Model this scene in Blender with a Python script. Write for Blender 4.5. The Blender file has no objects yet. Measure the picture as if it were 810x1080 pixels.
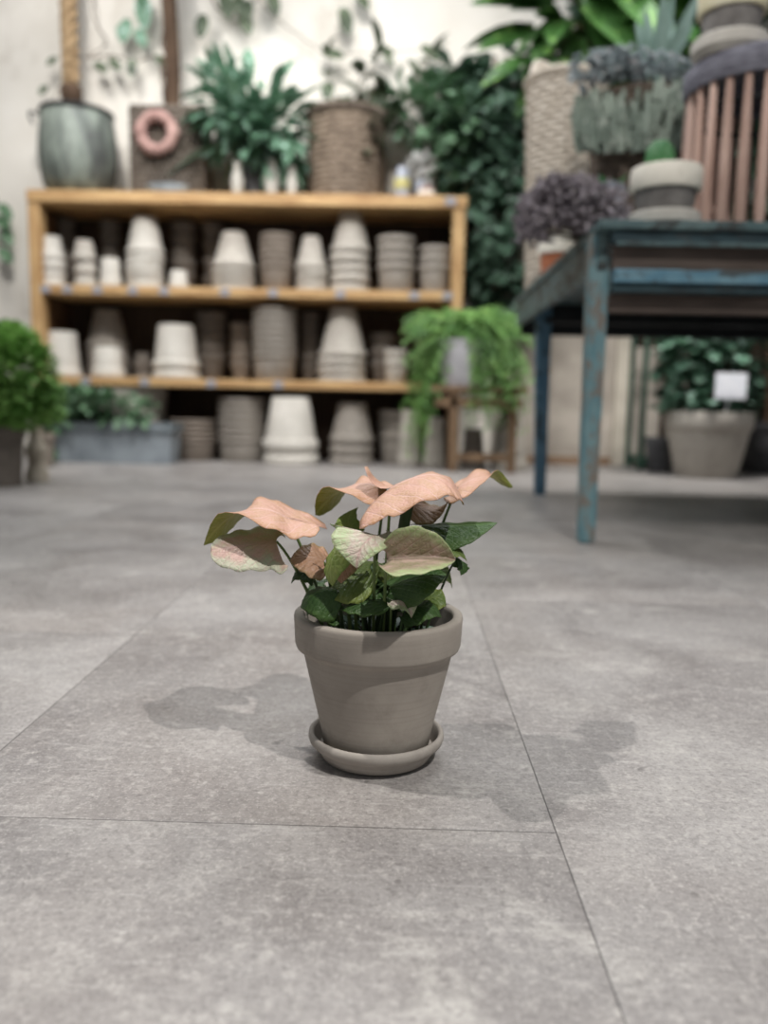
import bpy, bmesh, math, random
from mathutils import Vector, Matrix
from math import sin, cos, pi, radians
C = bpy.context.scene
COL = C.collection
rnd = random.Random(7)

# ------------------------------------------------------------------ camera
F = 880.0; RHO = radians(1.15); CH = 0.35
_x0 = 18*cos(RHO)-112*sin(RHO); _y0 = 18*sin(RHO)+112*cos(RHO)
YAW = math.atan(_x0/F); PIT = math.atan(_y0/math.hypot(F, _x0))
fw = Vector((-sin(YAW)*cos(PIT), cos(YAW)*cos(PIT), -sin(PIT)))
r0 = Vector((cos(YAW), sin(YAW), 0)); u0 = r0.cross(fw)
RT = r0*cos(RHO)+u0*sin(RHO); UP = u0*cos(RHO)-r0*sin(RHO)
CP = Vector((0, 0, CH))
def at(x, y, Y):
    d = fw*F+RT*(x-405)+UP*(540-y)
    return CP+d*(Y/d.y)
def fl(x, y):
    d = fw*F+RT*(x-405)+UP*(540-y)
    return CP+d*(-CH/d.z)
cam = bpy.data.cameras.new('camera'); co = bpy.data.objects.new('camera', cam); COL.objects.link(co)
m = Matrix((RT, UP, -fw)).transposed().to_4x4(); m.translation = CP
co.matrix_world = m
cam.sensor_fit = 'VERTICAL'; cam.sensor_height = 36; cam.sensor_width = 27; cam.lens = F/1080*36
cam.clip_start = 0.01
cam.dof.use_dof = True; cam.dof.focus_distance = 0.752
cam.dof.aperture_fstop = cam.lens/1000/0.0098
C.camera = co
C.view_settings.view_transform = 'Standard'

# ------------------------------------------------------------------ materials
def lin(v): v /= 255.0; return v/12.92 if v <= .04045 else ((v+.055)/1.055)**2.4
def rgb(r, g, b): return (lin(r), lin(g), lin(b), 1)
class N:
    def __init__(s, name):
        s.m = bpy.data.materials.new(name); s.m.use_nodes = True
        s.t = s.m.node_tree; s.t.nodes.clear()
        s.out = s.n('ShaderNodeOutputMaterial')
        s.b = s.n('ShaderNodeBsdfPrincipled'); s.l(s.b.outputs[0], s.out.inputs[0])
    def n(s, t, **k):
        o = s.t.nodes.new(t)
        for a, v in k.items(): setattr(o, a, v)
        return o
    def l(s, a, b): s.t.links.new(a, b)
    def val(s, sock, v):
        if hasattr(v, 'is_linked'): s.l(v, sock)
        else: sock.default_value = v
    def math(s, op, a, b=0.0, clamp=False):
        o = s.n('ShaderNodeMath', operation=op, use_clamp=clamp); s.val(o.inputs[0], a); s.val(o.inputs[1], b); return o.outputs[0]
    def mix(s, fac, a, b, mode='MIX'):
        o = s.n('ShaderNodeMix', data_type='RGBA', blend_type=mode)
        s.val(o.inputs[0], fac); s.val(o.inputs[6], a); s.val(o.inputs[7], b); return o.outputs[2]
    def obj(s): return s.n('ShaderNodeTexCoord').outputs['Object']
    def mapping(s, v, scale=(1, 1, 1), rot=(0, 0, 0)):
        o = s.n('ShaderNodeMapping'); s.l(v, o.inputs[0]); o.inputs['Scale'].default_value = scale; o.inputs['Rotation'].default_value = rot; return o.outputs[0]
    def noise(s, v, scale, detail=4, rough=.55, dist=0):
        o = s.n('ShaderNodeTexNoise'); s.l(v, o.inputs['Vector']); o.inputs['Scale'].default_value = scale
        o.inputs['Detail'].default_value = detail; o.inputs['Roughness'].default_value = rough; o.inputs['Distortion'].default_value = dist
        return o.outputs['Fac']
    def ramp(s, f, a, b, ca=(0, 0, 0, 1), cb=(1, 1, 1, 1)):
        o = s.n('ShaderNodeValToRGB'); s.l(f, o.inputs[0]); e = o.color_ramp.elements
        e[0].position = a; e[1].position = b; e[0].color = ca; e[1].color = cb; return o.outputs[0]
    def bump(s, h, st=.2, d=.01):
        o = s.n('ShaderNodeBump'); o.inputs['Strength'].default_value = st; o.inputs['Distance'].default_value = d
        s.l(h, o.inputs['Height']); s.l(o.outputs[0], s.b.inputs['Normal'])
    def fin(s, col, rough=.6, spec=.4, metal=0):
        s.val(s.b.inputs['Base Color'], col); s.val(s.b.inputs['Roughness'], rough)
        s.b.inputs['Specular IOR Level'].default_value = spec; s.b.inputs['Metallic'].default_value = metal
        return s.m

def mottled(name, c1, c2, scale=8, rough=.7, spec=.3, metal=0, bump=.15, stretch=(1, 1, 1), lo=.35, hi=.65, bd=.01, detail=5, jit=0.0):
    k = N(name); v = k.mapping(k.obj(), stretch)
    f = k.noise(v, scale, detail)
    col = k.mix(k.ramp(f, lo, hi), c1, c2)
    if jit:
        oi = k.n('ShaderNodeObjectInfo').outputs['Random']
        br = k.math('ADD', k.math('MULTIPLY', oi, jit), 1-jit/2)
        cc = k.n('ShaderNodeCombineColor')
        for i in range(3): k.l(br, cc.inputs[i])
        col = k.mix(1.0, col, cc.outputs[0], 'MULTIPLY')
    if bump: k.bump(k.noise(v, scale*4, 4), bump, bd)
    return k.fin(col, rough, spec, metal)

def floor_mat():
    k = N('floor vinyl concrete'); p = k.obj()
    sep = k.n('ShaderNodeSeparateXYZ'); k.l(p, sep.inputs[0]); X, Y = sep.outputs[0], sep.outputs[1]
    W = .53; L = 1.32
    cx = k.math('DIVIDE', k.math('SUBTRACT', X, .137), W)
    ci = k.math('FLOOR', cx)
    dx = k.math('MULTIPLY', k.math('PINGPONG', cx, .5), W)
    # stagger: column -1 seam at .658, column -2 at 1.215, column 0 at 1.83
    off = k.math('ADD', k.math('MULTIPLY', ci, -.557), .101)
    off = k.math('ADD', off, k.math('MULTIPLY', k.math('GREATER_THAN', ci, -.5), 1.4))
    cy = k.math('DIVIDE', k.math('SUBTRACT', Y, off), L)
    ri = k.math('FLOOR', cy)
    dy = k.math('MULTIPLY', k.math('PINGPONG', cy, .5), L)
    d = k.math('MINIMUM', dx, dy)
    wob = k.math('MULTIPLY', k.noise(p, 60, 3), .0011)
    seam = k.math('LESS_THAN', k.math('SUBTRACT', d, wob), .00014)
    bevel = k.ramp(d, 0.0, .003)
    cmb = k.n('ShaderNodeCombineXYZ'); k.l(ci, cmb.inputs[0]); k.l(ri, cmb.inputs[1])
    wn = k.n('ShaderNodeTexWhiteNoise'); k.l(cmb.outputs[0], wn.inputs[0])
    tone = k.math('ADD', k.math('MULTIPLY', wn.outputs['Value'], .10), .95)
    # each tile shifts the print
    sh = k.n('ShaderNodeVectorMath', operation='ADD'); k.l(p, sh.inputs[0])
    sc = k.n('ShaderNodeVectorMath', operation='SCALE'); k.l(wn.outputs['Color'], sc.inputs[0]); sc.inputs['Scale'].default_value = 7
    k.l(sc.outputs[0], sh.inputs[1]); q = sh.outputs[0]
    big = k.noise(q, 4.2, 6, .62, .6)
    base = k.mix(k.ramp(big, .33, .68), rgb(118, 113, 111), rgb(160, 156, 153))
    warm = k.noise(q, 2.3, 3)
    base = k.mix(k.math('MULTIPLY', k.ramp(warm, .5, .75), .35), base, rgb(165, 155, 147))
    # chalky scuffs
    s1 = k.noise(k.mapping(q, (1, 1.5, 1)), 11, 9, .72, .4)
    m1 = k.noise(q, 3.6, 3, .5)
    sc1 = k.math('MULTIPLY', k.ramp(s1, .52, .66), k.ramp(m1, .42, .60))
    base = k.mix(k.math('MULTIPLY', sc1, .6), base, rgb(200, 196, 189))
    # brushed streaks both ways
    s2 = k.noise(k.mapping(q, (5, 55, 1)), 3, 5, .7)
    base = k.mix(k.math('MULTIPLY', k.ramp(s2, .57, .74), .34), base, rgb(205, 202, 198))
    s3 = k.noise(k.mapping(q, (70, 6, 1)), 3, 5, .7)
    base = k.mix(k.math('MULTIPLY', k.ramp(s3, .6, .78), .22), base, rgb(205, 202, 198))
    s4 = k.noise(k.mapping(q, (7, 30, 1), (0, 0, .5)), 3, 5, .7)
    base = k.mix(k.math('MULTIPLY', k.ramp(s4, .56, .74), .42), base, rgb(118, 114, 113))
    # grain and pits
    g = k.noise(q, 190, 5, .72)
    base = k.mix(k.math('MULTIPLY', k.ramp(g, .47, .68), .50), base, rgb(84, 79, 77))
    g2 = k.noise(q, 90, 4, .7)
    base = k.mix(k.math('MULTIPLY', k.ramp(g2, .52, .70), .40), base, rgb(196, 191, 185))
    g3 = k.noise(q, 340, 3, .8)
    base = k.mix(k.math('MULTIPLY', k.ramp(g3, .54, .72), .5), base, rgb(205, 201, 195))
    g4 = k.noise(q, 26, 6, .75)
    base = k.mix(k.math('MULTIPLY', k.math('MULTIPLY', k.ramp(g4, .50, .70), k.ramp(m1, .35, .6)), .30), base, rgb(98, 92, 90))
    g5 = k.noise(k.mapping(q, (1, 1, 1), (0, 0, .8)), 17, 8, .8, .8)
    base = k.mix(k.math('MULTIPLY', k.math('MULTIPLY', k.ramp(g5, .57, .70), k.ramp(k.noise(q, 2.9, 3), .46, .62)), .6), base, rgb(202, 197, 190))
    pv = k.noise(q, 42, 2, .5); base = k.mix(k.math('MULTIPLY', k.ramp(pv, .70, .76), .55), base, rgb(85, 80, 78))
    cc = k.n('ShaderNodeCombineColor')
    for i in range(3): k.l(tone, cc.inputs[i])
    base = k.mix(1.0, base, cc.outputs[0], 'MULTIPLY')
    base = k.mix(k.math('MULTIPLY', seam, .8), base, rgb(60, 56, 54))
    k.bump(k.math('ADD', k.math('MULTIPLY', g, .3), bevel), .12, .002)
    rough = k.math('ADD', k.math('MULTIPLY', big, .25), .32)
    return k.fin(base, rough, .45)

def leaf_mat(name, base, vein, margin, blotch, patch=.5, under=False, mw=.8, sub=.25, veins=.55):
    k = N(name)
    uv = k.n('ShaderNodeUVMap'); uv.uv_map = 'leaf'
    sp = k.n('ShaderNodeSeparateXYZ'); k.l(uv.outputs[0], sp.inputs[0])
    ax = k.math('ABSOLUTE', k.math('SUBTRACT', k.math('MULTIPLY', sp.outputs[0], 2), 1)); y = sp.outputs[1]
    ev = k.n('ShaderNodeUVMap'); ev.uv_map = 'edge'
    es = k.n('ShaderNodeSeparateXYZ'); k.l(ev.outputs[0], es.inputs[0]); edge = es.outputs[0]
    p = k.obj()
    n1 = k.noise(p, 55, 6, .65)
    col = k.mix(k.math('MULTIPLY', k.ramp(n1, .42, .62), patch), base, blotch)
    wob = k.math('MULTIPLY', k.noise(p, 90, 3), .10)
    e2 = k.math('ADD', edge, k.math('MULTIPLY', k.math('SUBTRACT', n1, .5), .9))
    col = k.mix(k.ramp(e2, mw-.18, mw+.12), col, margin)
    ph = k.math('SUBTRACT', k.math('ADD', k.math('MULTIPLY', y, 5.2), k.math('MULTIPLY', wob, 3)), k.math('MULTIPLY', k.math('POWER', ax, .7), 2.6))
    sv = k.math('PINGPONG', ph, .5)
    vm = k.math('MAXIMUM', k.ramp(k.math('SUBTRACT', .055, sv), 0, .05), k.ramp(k.math('SUBTRACT', .045, ax), 0, .025))
    col = k.mix(k.math('MULTIPLY', vm, veins), col, vein)
    rt = k.n('ShaderNodeTexVoronoi', feature='DISTANCE_TO_EDGE'); k.l(p, rt.inputs['Vector']); rt.inputs['Scale'].default_value = 210
    ret = k.ramp(rt.outputs['Distance'], 0, .22)
    col = k.mix(k.math('MULTIPLY', k.math('SUBTRACT', 1, ret), .22), col, vein)
    pl = k.math('SINE', k.math('MULTIPLY', sv, 3.14))
    k.bump(k.math('ADD', k.math('ADD', k.math('MULTIPLY', vm, -.15), k.math('MULTIPLY', pl, .22)), k.math('ADD', k.math('MULTIPLY', n1, .7), k.math('MULTIPLY', ret, .15))), .6, .003)
    k.fin(col, .42, .45)
    tr = k.n('ShaderNodeBsdfTranslucent'); k.l(col, tr.inputs[0])
    mx = k.n('ShaderNodeMixShader'); mx.inputs[0].default_value = sub
    k.l(k.b.outputs[0], mx.inputs[1]); k.l(tr.outputs[0], mx.inputs[2]); k.l(mx.outputs[0], k.out.inputs[0])
    return k.m

def foliage_mat(name, c1, c2, c3=None, scale=9, rough=.5, sub=.2, spec=.4):
    k = N(name); p = k.obj()
    col = k.mix(k.ramp(k.noise(p, scale, 3), .35, .65), c1, c2)
    if c3: col = k.mix(k.ramp(k.noise(p, scale*2.3, 2), .58, .66), col, c3)  # pale patches, painting leaf highlights on the ivy, teal, mid and tub greens
    k.fin(col, rough, spec)
    tr = k.n('ShaderNodeBsdfTranslucent'); k.l(col, tr.inputs[0])
    mx = k.n('ShaderNodeMixShader'); mx.inputs[0].default_value = sub
    k.l(k.b.outputs[0], mx.inputs[1]); k.l(tr.outputs[0], mx.inputs[2]); k.l(mx.outputs[0], k.out.inputs[0])
    return k.m

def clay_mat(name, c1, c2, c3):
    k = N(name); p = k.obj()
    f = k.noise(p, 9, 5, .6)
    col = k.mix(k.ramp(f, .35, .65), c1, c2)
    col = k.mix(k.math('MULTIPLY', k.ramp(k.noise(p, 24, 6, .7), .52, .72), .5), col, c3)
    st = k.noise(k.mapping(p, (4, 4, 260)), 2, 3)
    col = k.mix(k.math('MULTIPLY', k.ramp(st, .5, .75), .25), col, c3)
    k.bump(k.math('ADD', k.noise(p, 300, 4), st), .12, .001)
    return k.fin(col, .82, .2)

M = {}
M['floor'] = floor_mat()
def wall_mat():
    k = N('cream plaster wall'); p = k.obj()
    f = k.noise(p, 2.2, 6, .6)
    col = k.mix(k.ramp(f, .35, .7), rgb(212, 206, 196), rgb(226, 221, 212))
    n2 = k.noise(k.mapping(p, (1, 1, .55)), 3.4, 7, .68, .5)
    col = k.mix(k.math('MULTIPLY', k.ramp(n2, .55, .72), .55), col, rgb(172, 162, 148))
    k.bump(k.noise(p, 40, 5), .2, .01)
    return k.fin(col, .9, .1)
M['wall'] = wall_mat()
M['panel'] = mottled('weathered concrete panel', rgb(150, 142, 132), rgb(182, 173, 162), 5, .85, .2)
M['panel_post'] = mottled('pale painted post', rgb(176, 168, 154), rgb(196, 188, 174), 6, .7)
M['base'] = mottled('brown skirting', rgb(120, 96, 76), rgb(146, 120, 96), 7, .7, stretch=(1, 8, 8))
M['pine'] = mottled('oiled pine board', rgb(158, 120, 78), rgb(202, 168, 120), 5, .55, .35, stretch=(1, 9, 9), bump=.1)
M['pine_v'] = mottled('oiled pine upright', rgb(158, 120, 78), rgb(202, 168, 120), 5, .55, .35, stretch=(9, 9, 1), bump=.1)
M['pine_dark'] = mottled('dark stained side board', rgb(74, 54, 38), rgb(100, 74, 52), 5, .7, .2, stretch=(9, 1, 1))  # dark brown wood, darker than the posts
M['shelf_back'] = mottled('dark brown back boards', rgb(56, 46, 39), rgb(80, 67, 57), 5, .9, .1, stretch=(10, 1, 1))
M['tag'] = mottled('grey white shelf ticket', rgb(138, 138, 144), rgb(158, 158, 164), 30, .6, bump=0)
M['white_tag'] = mottled('white plant ticket', rgb(236, 238, 244), rgb(248, 248, 252), 30, .5, bump=0)
CL = {
 'white': clay_mat('whitewashed clay', rgb(188, 183, 174), rgb(202, 197, 188), rgb(172, 166, 157)),
 'pale': clay_mat('pale grey clay', rgb(164, 157, 148), rgb(182, 176, 166), rgb(148, 141, 132)),
 'grey': clay_mat('grey clay', rgb(138, 131, 123), rgb(158, 151, 142), rgb(124, 117, 109)),
 'brown': clay_mat('grey brown clay', rgb(124, 114, 104), rgb(144, 133, 122), rgb(110, 100, 91)),
 'dark': clay_mat('dark and shaded grey brown clay', rgb(98, 91, 84), rgb(118, 110, 102), rgb(86, 79, 73)),  # shade on the dim back stacks is put into this darker clay
}
M['hero_pot'] = clay_mat('hand thrown grey clay', rgb(150, 142, 133), rgb(170, 162, 152), rgb(130, 122, 113))
M['saucer'] = clay_mat('grey clay saucer', rgb(152, 145, 137), rgb(170, 163, 155), rgb(134, 127, 119))
M['soil'] = mottled('dark potting soil', rgb(28, 22, 17), rgb(52, 40, 30), 90, .95, .1, bump=.8, bd=.01)
M['metal_blue'] = None
def worn_paint(name, paint, paint2, under, amt=.5, stretch=(1, 1, 1), sc=14):
    k = N(name); p = k.mapping(k.obj(), stretch)
    col = k.mix(k.ramp(k.noise(p, sc, 4), .4, .6), paint, paint2)
    w = k.noise(p, sc*1.1, 7, .7, .3)
    col = k.mix(k.ramp(w, amt, amt+.07), col, under)
    k.bump(w, .3, .003)
    return k.fin(col, .5, .4)
M['leg_blue'] = worn_paint('worn blue paint on leg', rgb(98, 134, 142), rgb(120, 150, 154), rgb(124, 117, 109), .49, (2.5, 2.5, 1))
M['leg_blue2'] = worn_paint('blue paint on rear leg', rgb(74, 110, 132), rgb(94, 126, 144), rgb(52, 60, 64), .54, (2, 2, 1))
M['rail_blue'] = worn_paint('chipped blue rail paint', rgb(92, 134, 154), rgb(118, 154, 168), rgb(76, 84, 86), .50, (1, 3, 3), 11)
M['teal_dark'] = worn_paint('dark teal paint', rgb(38, 56, 62), rgb(56, 78, 84), rgb(66, 68, 66), .55, (1, 3, 3))
M['top_dark'] = worn_paint('dark grey green table top', rgb(80, 102, 104), rgb(98, 118, 118), rgb(62, 66, 65), .5, (1, 1, 2), 9)
M['apron_brown'] = mottled('bare grey brown timber', rgb(78, 68, 62), rgb(104, 92, 84), 6, .75, stretch=(1, 8, 8))
M['black_metal'] = mottled('black metal bar', rgb(26, 28, 30), rgb(40, 42, 44), 12, .5)
M['green_metal'] = mottled('dark green enamelled metal', rgb(44, 66, 56), rgb(62, 88, 74), 9, .45)
M['zinc'] = mottled('weathered zinc', rgb(126, 134, 140), rgb(156, 164, 170), 7, .5, .5, .15)
M['zinc_dark'] = mottled('zinc rim', rgb(108, 116, 120), rgb(132, 140, 145), 7, .5, .5, .15)
M['white_zinc'] = mottled('whitewashed zinc', rgb(170, 168, 172), rgb(196, 194, 198), 10, .5, .4, .1)
M['wicker_pale'] = mottled('pale willow wicker', rgb(186, 174, 158), rgb(218, 208, 194), 22, .75, .2, stretch=(1, 1, 3))
M['wicker_brown'] = mottled('grey brown wicker', rgb(88, 76, 65), rgb(132, 117, 102), 20, .8, .2, stretch=(1, 1, 3))
M['wicker_dark'] = mottled('dark brown wicker', rgb(70, 60, 52), rgb(118, 106, 95), 20, .8, .2, stretch=(1, 1, 3))
M['hamper'] = mottled('grey brown hamper weave', rgb(88, 80, 72), rgb(132, 122, 112), 20, .85, .2, stretch=(1, 1, 3))
M['rope'] = mottled('hemp rope', rgb(136, 112, 84), rgb(172, 148, 116), 40, .9, .1)
M['bark'] = mottled('dark bark', rgb(66, 52, 42), rgb(98, 80, 66), 18, .9, .1, stretch=(1, 1, .3), bump=.5)
M['twig'] = mottled('grey brown twig', rgb(92, 82, 72), rgb(128, 116, 104), 20, .9, .1)
M['pink_clay'] = mottled('dusky pink clay', rgb(150, 118, 111), rgb(176, 144, 136), 14, .8, .2)
M['terracotta'] = mottled('orange terracotta', rgb(180, 112, 82), rgb(202, 134, 102), 12, .8, .2)
M['rod'] = mottled('pinkish brown turned wood', rgb(176, 144, 130), rgb(212, 182, 168), 7, .6, .3, stretch=(4, 4, .6), jit=.25)
M['grey_band'] = mottled('grey woven band', rgb(92, 91, 100), rgb(126, 125, 134), 30, .8, .2, stretch=(1, 1, 5))
M['patina'] = None
def patina():
    k = N('green patina bucket'); p = k.obj()
    v = k.mapping(p, (1, 1, .25))
    col = k.mix(k.ramp(k.noise(v, 12, 5, .65), .38, .62), rgb(84, 90, 85), rgb(132, 140, 130))
    col = k.mix(k.ramp(k.noise(v, 8, 4), .55, .68), col, rgb(74, 76, 74))
    return k.fin(col, .55, .4)
M['patina'] = patina()
M['white_rim'] = mottled('white glazed rim', rgb(226, 220, 206), rgb(240, 234, 220), 15, .6)
M['cream_rim'] = mottled('yellowed cream rim', rgb(206, 196, 158), rgb(226, 220, 196), 15, .6)
M['grey_body'] = mottled('dark grey clay body', rgb(104, 100, 97), rgb(140, 136, 132), 14, .75)
M['stone'] = mottled('pale garden stone', rgb(162, 152, 136), rgb(190, 180, 164), 14, .85)
M['glassy'] = mottled('cloudy grey glass', rgb(120, 124, 134), rgb(164, 168, 178), 14, .25, .6)
M['yellow_lab'] = mottled('yellowish paper band', rgb(176, 168, 110), rgb(196, 188, 134), 14, .7)
M['old_wood'] = mottled('old brown timber', rgb(92, 72, 54), rgb(126, 102, 78), 8, .8, stretch=(6, 6, 1))
M['pot_dark'] = mottled('charcoal planter', rgb(66, 66, 68), rgb(90, 90, 92), 10, .7)
# foliage
FM = {
 'bright': foliage_mat('bright fern green', rgb(70, 112, 54), rgb(118, 160, 84), rgb(150, 186, 108)),
 'mid': foliage_mat('mid green leaf', rgb(62, 92, 64), rgb(104, 138, 102), rgb(156, 182, 160)),
 'teal': foliage_mat('blue green strap leaf', rgb(66, 102, 74), rgb(114, 150, 126), rgb(172, 198, 186)),
 'dark': foliage_mat('deep green ivy', rgb(54, 78, 60), rgb(88, 116, 96), rgb(150, 174, 160)),  # palest tone paints greyish highlights onto the ivy
 'glossy': foliage_mat('glossy dark leaf', rgb(40, 70, 32), rgb(66, 102, 50), rgb(110, 148, 76), 5, .3),
 'tub': foliage_mat('round leaved shrub green', rgb(52, 84, 62), rgb(100, 136, 114), rgb(176, 206, 190), 7),  # last tone is a painted highlight on the round leaves
 'box': foliage_mat('clipped bush green', rgb(98, 146, 66), rgb(138, 180, 98), rgb(170, 206, 128)),
 'sage': foliage_mat('grey green succulent', rgb(128, 142, 130), rgb(172, 184, 170), rgb(200, 208, 196), 11),
 'blue': foliage_mat('blue grey sedum', rgb(136, 146, 148), rgb(176, 186, 188), rgb(198, 192, 192), 12),
 'lav': foliage_mat('dried lavender', rgb(116, 109, 114), rgb(150, 142, 147), rgb(176, 168, 168), 26, .9, .1, .1),
 'olive': foliage_mat('dull olive leaf', rgb(54, 66, 48), rgb(92, 104, 80), rgb(120, 130, 110)),
 'cactus': foliage_mat('cactus green', rgb(62, 112, 70), rgb(92, 146, 94), None, 20),
 'spike': foliage_mat('grey green spiky leaf', rgb(90, 116, 104), rgb(134, 158, 148), None, 6),
 'white': foliage_mat('pale silver flower', rgb(176, 176, 172), rgb(204, 202, 198), None, 20),
}

# ------------------------------------------------------------------ object helpers
def tag(o, label=None, cat=None, group=None, kind=None):
    if label: o['label'] = label
    if cat: o['category'] = cat
    if group: o['group'] = group
    if kind: o['kind'] = kind
    return o
def obj(name, bm, mat, parent=None, smooth=True, ang=40):
    me = bpy.data.meshes.new(name)
    bmesh.ops.recalc_face_normals(bm, faces=bm.faces)
    return fin(name, me, bm, mat, parent, smooth, ang)
def raw(name, bm, mat, parent=None):
    oy = parent.location.y if parent else 0
    oz = parent.location.z if parent else 0
    for v in bm.verts:
        if v.co.y+oy > 5.385: v.co.y = 5.385-oy-rnd.uniform(0, .01)
        if v.co.z+oz < .004: v.co.z = .004-oz
    return fin(name, bpy.data.meshes.new(name), bm, mat, parent, True, None)
def fin(name, me, bm, mat, parent, smooth, ang):
    bm.to_mesh(me); bm.free()
    me.materials.append(mat)
    if smooth:
        me.polygons.foreach_set('use_smooth', [True]*len(me.polygons))
        if ang: me.set_sharp_from_angle(angle=radians(ang))
    o = bpy.data.objects.new(name, me); COL.objects.link(o)
    if parent: o.parent = parent
    return o
def thing(name, label, cat, loc=(0, 0, 0), group=None):
    o = bpy.data.objects.new(name, None); COL.objects.link(o); o.location = loc
    o.empty_display_size = .05
    return tag(o, label, cat, group)
def dup(o, loc, label, group=None):
    c = o.copy(); COL.objects.link(c); c.location = loc; c['label'] = label
    for ch in o.children:
        d = ch.copy(); COL.objects.link(d); d.parent = c
    return c
def structure(name, bm, mat): return tag(obj(name, bm, mat, smooth=False), kind='structure')

def box(bm, x0, x1, y0, y1, z0, z1, bev=0):
    t = bmesh.new() if bev else bm
    vs = [t.verts.new((x, y, z)) for x in (x0, x1) for y in (y0, y1) for z in (z0, z1)]
    for f in ((0, 1, 3, 2), (4, 6, 7, 5), (0, 4, 5, 1), (2, 3, 7, 6), (0, 2, 6, 4), (1, 5, 7, 3)): t.faces.new([vs[i] for i in f])
    if bev:
        bmesh.ops.recalc_face_normals(t, faces=t.faces)
        bmesh.ops.bevel(t, geom=list(t.edges), offset=bev, segments=2, affect='EDGES', profile=.5)
        join(bm, t)
    return bm
def join(bm, t):
    mp = {v: bm.verts.new(v.co) for v in t.verts}
    for f in t.faces: bm.faces.new([mp[v] for v in f.verts])
    t.free()
def lathe(bm, prof, seg=36, c=(0, 0, 0), rot=None, wob=None):
    rings = []
    for i, (r, z) in enumerate(prof):
        if r <= 1e-6: rings.append([vert(bm, (0, 0, z), c, rot)]); continue
        ring = []
        for k in range(seg):
            a = 2*pi*k/seg; rr = r*(1+(wob(a, z) if wob else 0))
            ring.append(vert(bm, (rr*cos(a), rr*sin(a), z), c, rot))
        rings.append(ring)
    for A, B in zip(rings, rings[1:]):
        if len(A) == 1 and len(B) == 1: continue
        for k in range(seg):
            k2 = (k+1) % seg
            if len(A) == 1: bm.faces.new((A[0], B[k], B[k2]))
            elif len(B) == 1: bm.faces.new((A[k], B[0], A[k2]))
            else: bm.faces.new((A[k], A[k2], B[k2], B[k]))
    return bm
def vert(bm, p, c, rot):
    v = Vector(p)
    if rot: v = rot @ v
    return bm.verts.new(v+Vector(c))
def tube(bm, pts, r, seg=8, r2=None, cap=True):
    pts = [Vector(p) for p in pts]; n = len(pts); rings = []
    ref = Vector((.13, .31, .94)).normalized()
    for i, p in enumerate(pts):
        t = (pts[min(i+1, n-1)]-pts[max(i-1, 0)]).normalized()
        if abs(t.dot(ref)) > .95: ref = Vector((.9, .3, .1)).normalized()
        a = t.cross(ref).normalized(); b = t.cross(a)
        rr = r if r2 is None else r+(r2-r)*i/(n-1)
        rings.append([bm.verts.new(p+(a*cos(2*pi*k/seg)+b*sin(2*pi*k/seg))*rr) for k in range(seg)])
    for A, B in zip(rings, rings[1:]):
        for k in range(seg): bm.faces.new((A[k], A[(k+1) % seg], B[(k+1) % seg], B[k]))
    if cap: bm.faces.new(rings[0][::-1]); bm.faces.new(rings[-1])
    return bm
def bez(a, b, c, n=8):
    a, b, c = Vector(a), Vector(b), Vector(c)
    return [a*(1-t)**2+b*2*t*(1-t)+c*t*t for t in [i/n for i in range(n+1)]]
def leafcard(bm, base, d, up, ln, w, bend=.2, seg=4, fold=.15):
    base = Vector(base); d = d.normalized(); s = d.cross(up)
    if s.length < 1e-3: s = d.cross(Vector((1, .2, .1)))
    s.normalize(); n = s.cross(d); prev = None
    for i in range(seg+1):
        t = i/seg; wd = w*(sin(pi*min(1, t*.86+.10))**.8 if t < 1 else 0)*.5
        p = base+d*(ln*t)-n*(bend*ln*t*t)
        if t >= 1: cur = [bm.verts.new(p)]
        else: cur = [bm.verts.new(p-s*wd+n*wd*fold), bm.verts.new(p), bm.verts.new(p+s*wd+n*wd*fold)]
        if prev:
            if len(cur) == 1:
                bm.faces.new((prev[0], prev[1], cur[0])); bm.faces.new((prev[1], prev[2], cur[0]))
            else:
                bm.faces.new((prev[0], prev[1], cur[1], cur[0])); bm.faces.new((prev[1], prev[2], cur[2], cur[1]))
        prev = cur
def rv(r=rnd):
    while True:
        v = Vector((r.uniform(-1, 1), r.uniform(-1, 1), r.uniform(-1, 1)))
        if .05 < v.length < 1: return v
def bushy(bm, c, rad, n, ln, w, bias=.55, bend=.25, droop=0.0, ex=None):
    c = Vector(c)
    for i in range(n):
        v = rv(); l = v.length; u = v/l; q = u*(l**bias if bias else l)
        p = c+Vector((q.x*rad[0], q.y*rad[1], q.z*rad[2]))
        d = (u+rv()*.8+Vector((0, 0, .15-droop)))
        k = rnd.uniform(.7, 1.25)
        leafcard(bm, p, d, Vector((0, 0, 1))+rv()*.3, ln*k, w*k, bend)

# ------------------------------------------------------------------ setting
WY = 5.40
bm = bmesh.new(); s = 6
vs = [bm.verts.new(p) for p in ((-5, -1.5, 0), (5, -1.5, 0), (5, WY+.1, 0), (-5, WY+.1, 0))]; bm.faces.new(vs)
structure('floor', bm, M['floor'])
bm = bmesh.new(); box(bm, -5, 5, WY, WY+.12, 0, 3.6); structure('wall_back', bm, M['wall'])
# grey panelled dado behind the table
a = at(575, 330, WY); b = at(652, 330, WY)
bm = bmesh.new(); box(bm, .60, 1.34, WY-.05, WY, .03, 1.06, .004); structure('trim_1', bm, M['panel'])
bm = bmesh.new(); box(bm, 1.34, 1.49, WY-.09, WY, .0, 1.10, .006); structure('trim_2', bm, M['panel_post'])
bm = bmesh.new(); box(bm, .60, 1.34, WY-.07, WY-.05, 0, .05, .003); structure('baseboard_back', bm, M['base'])

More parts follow.
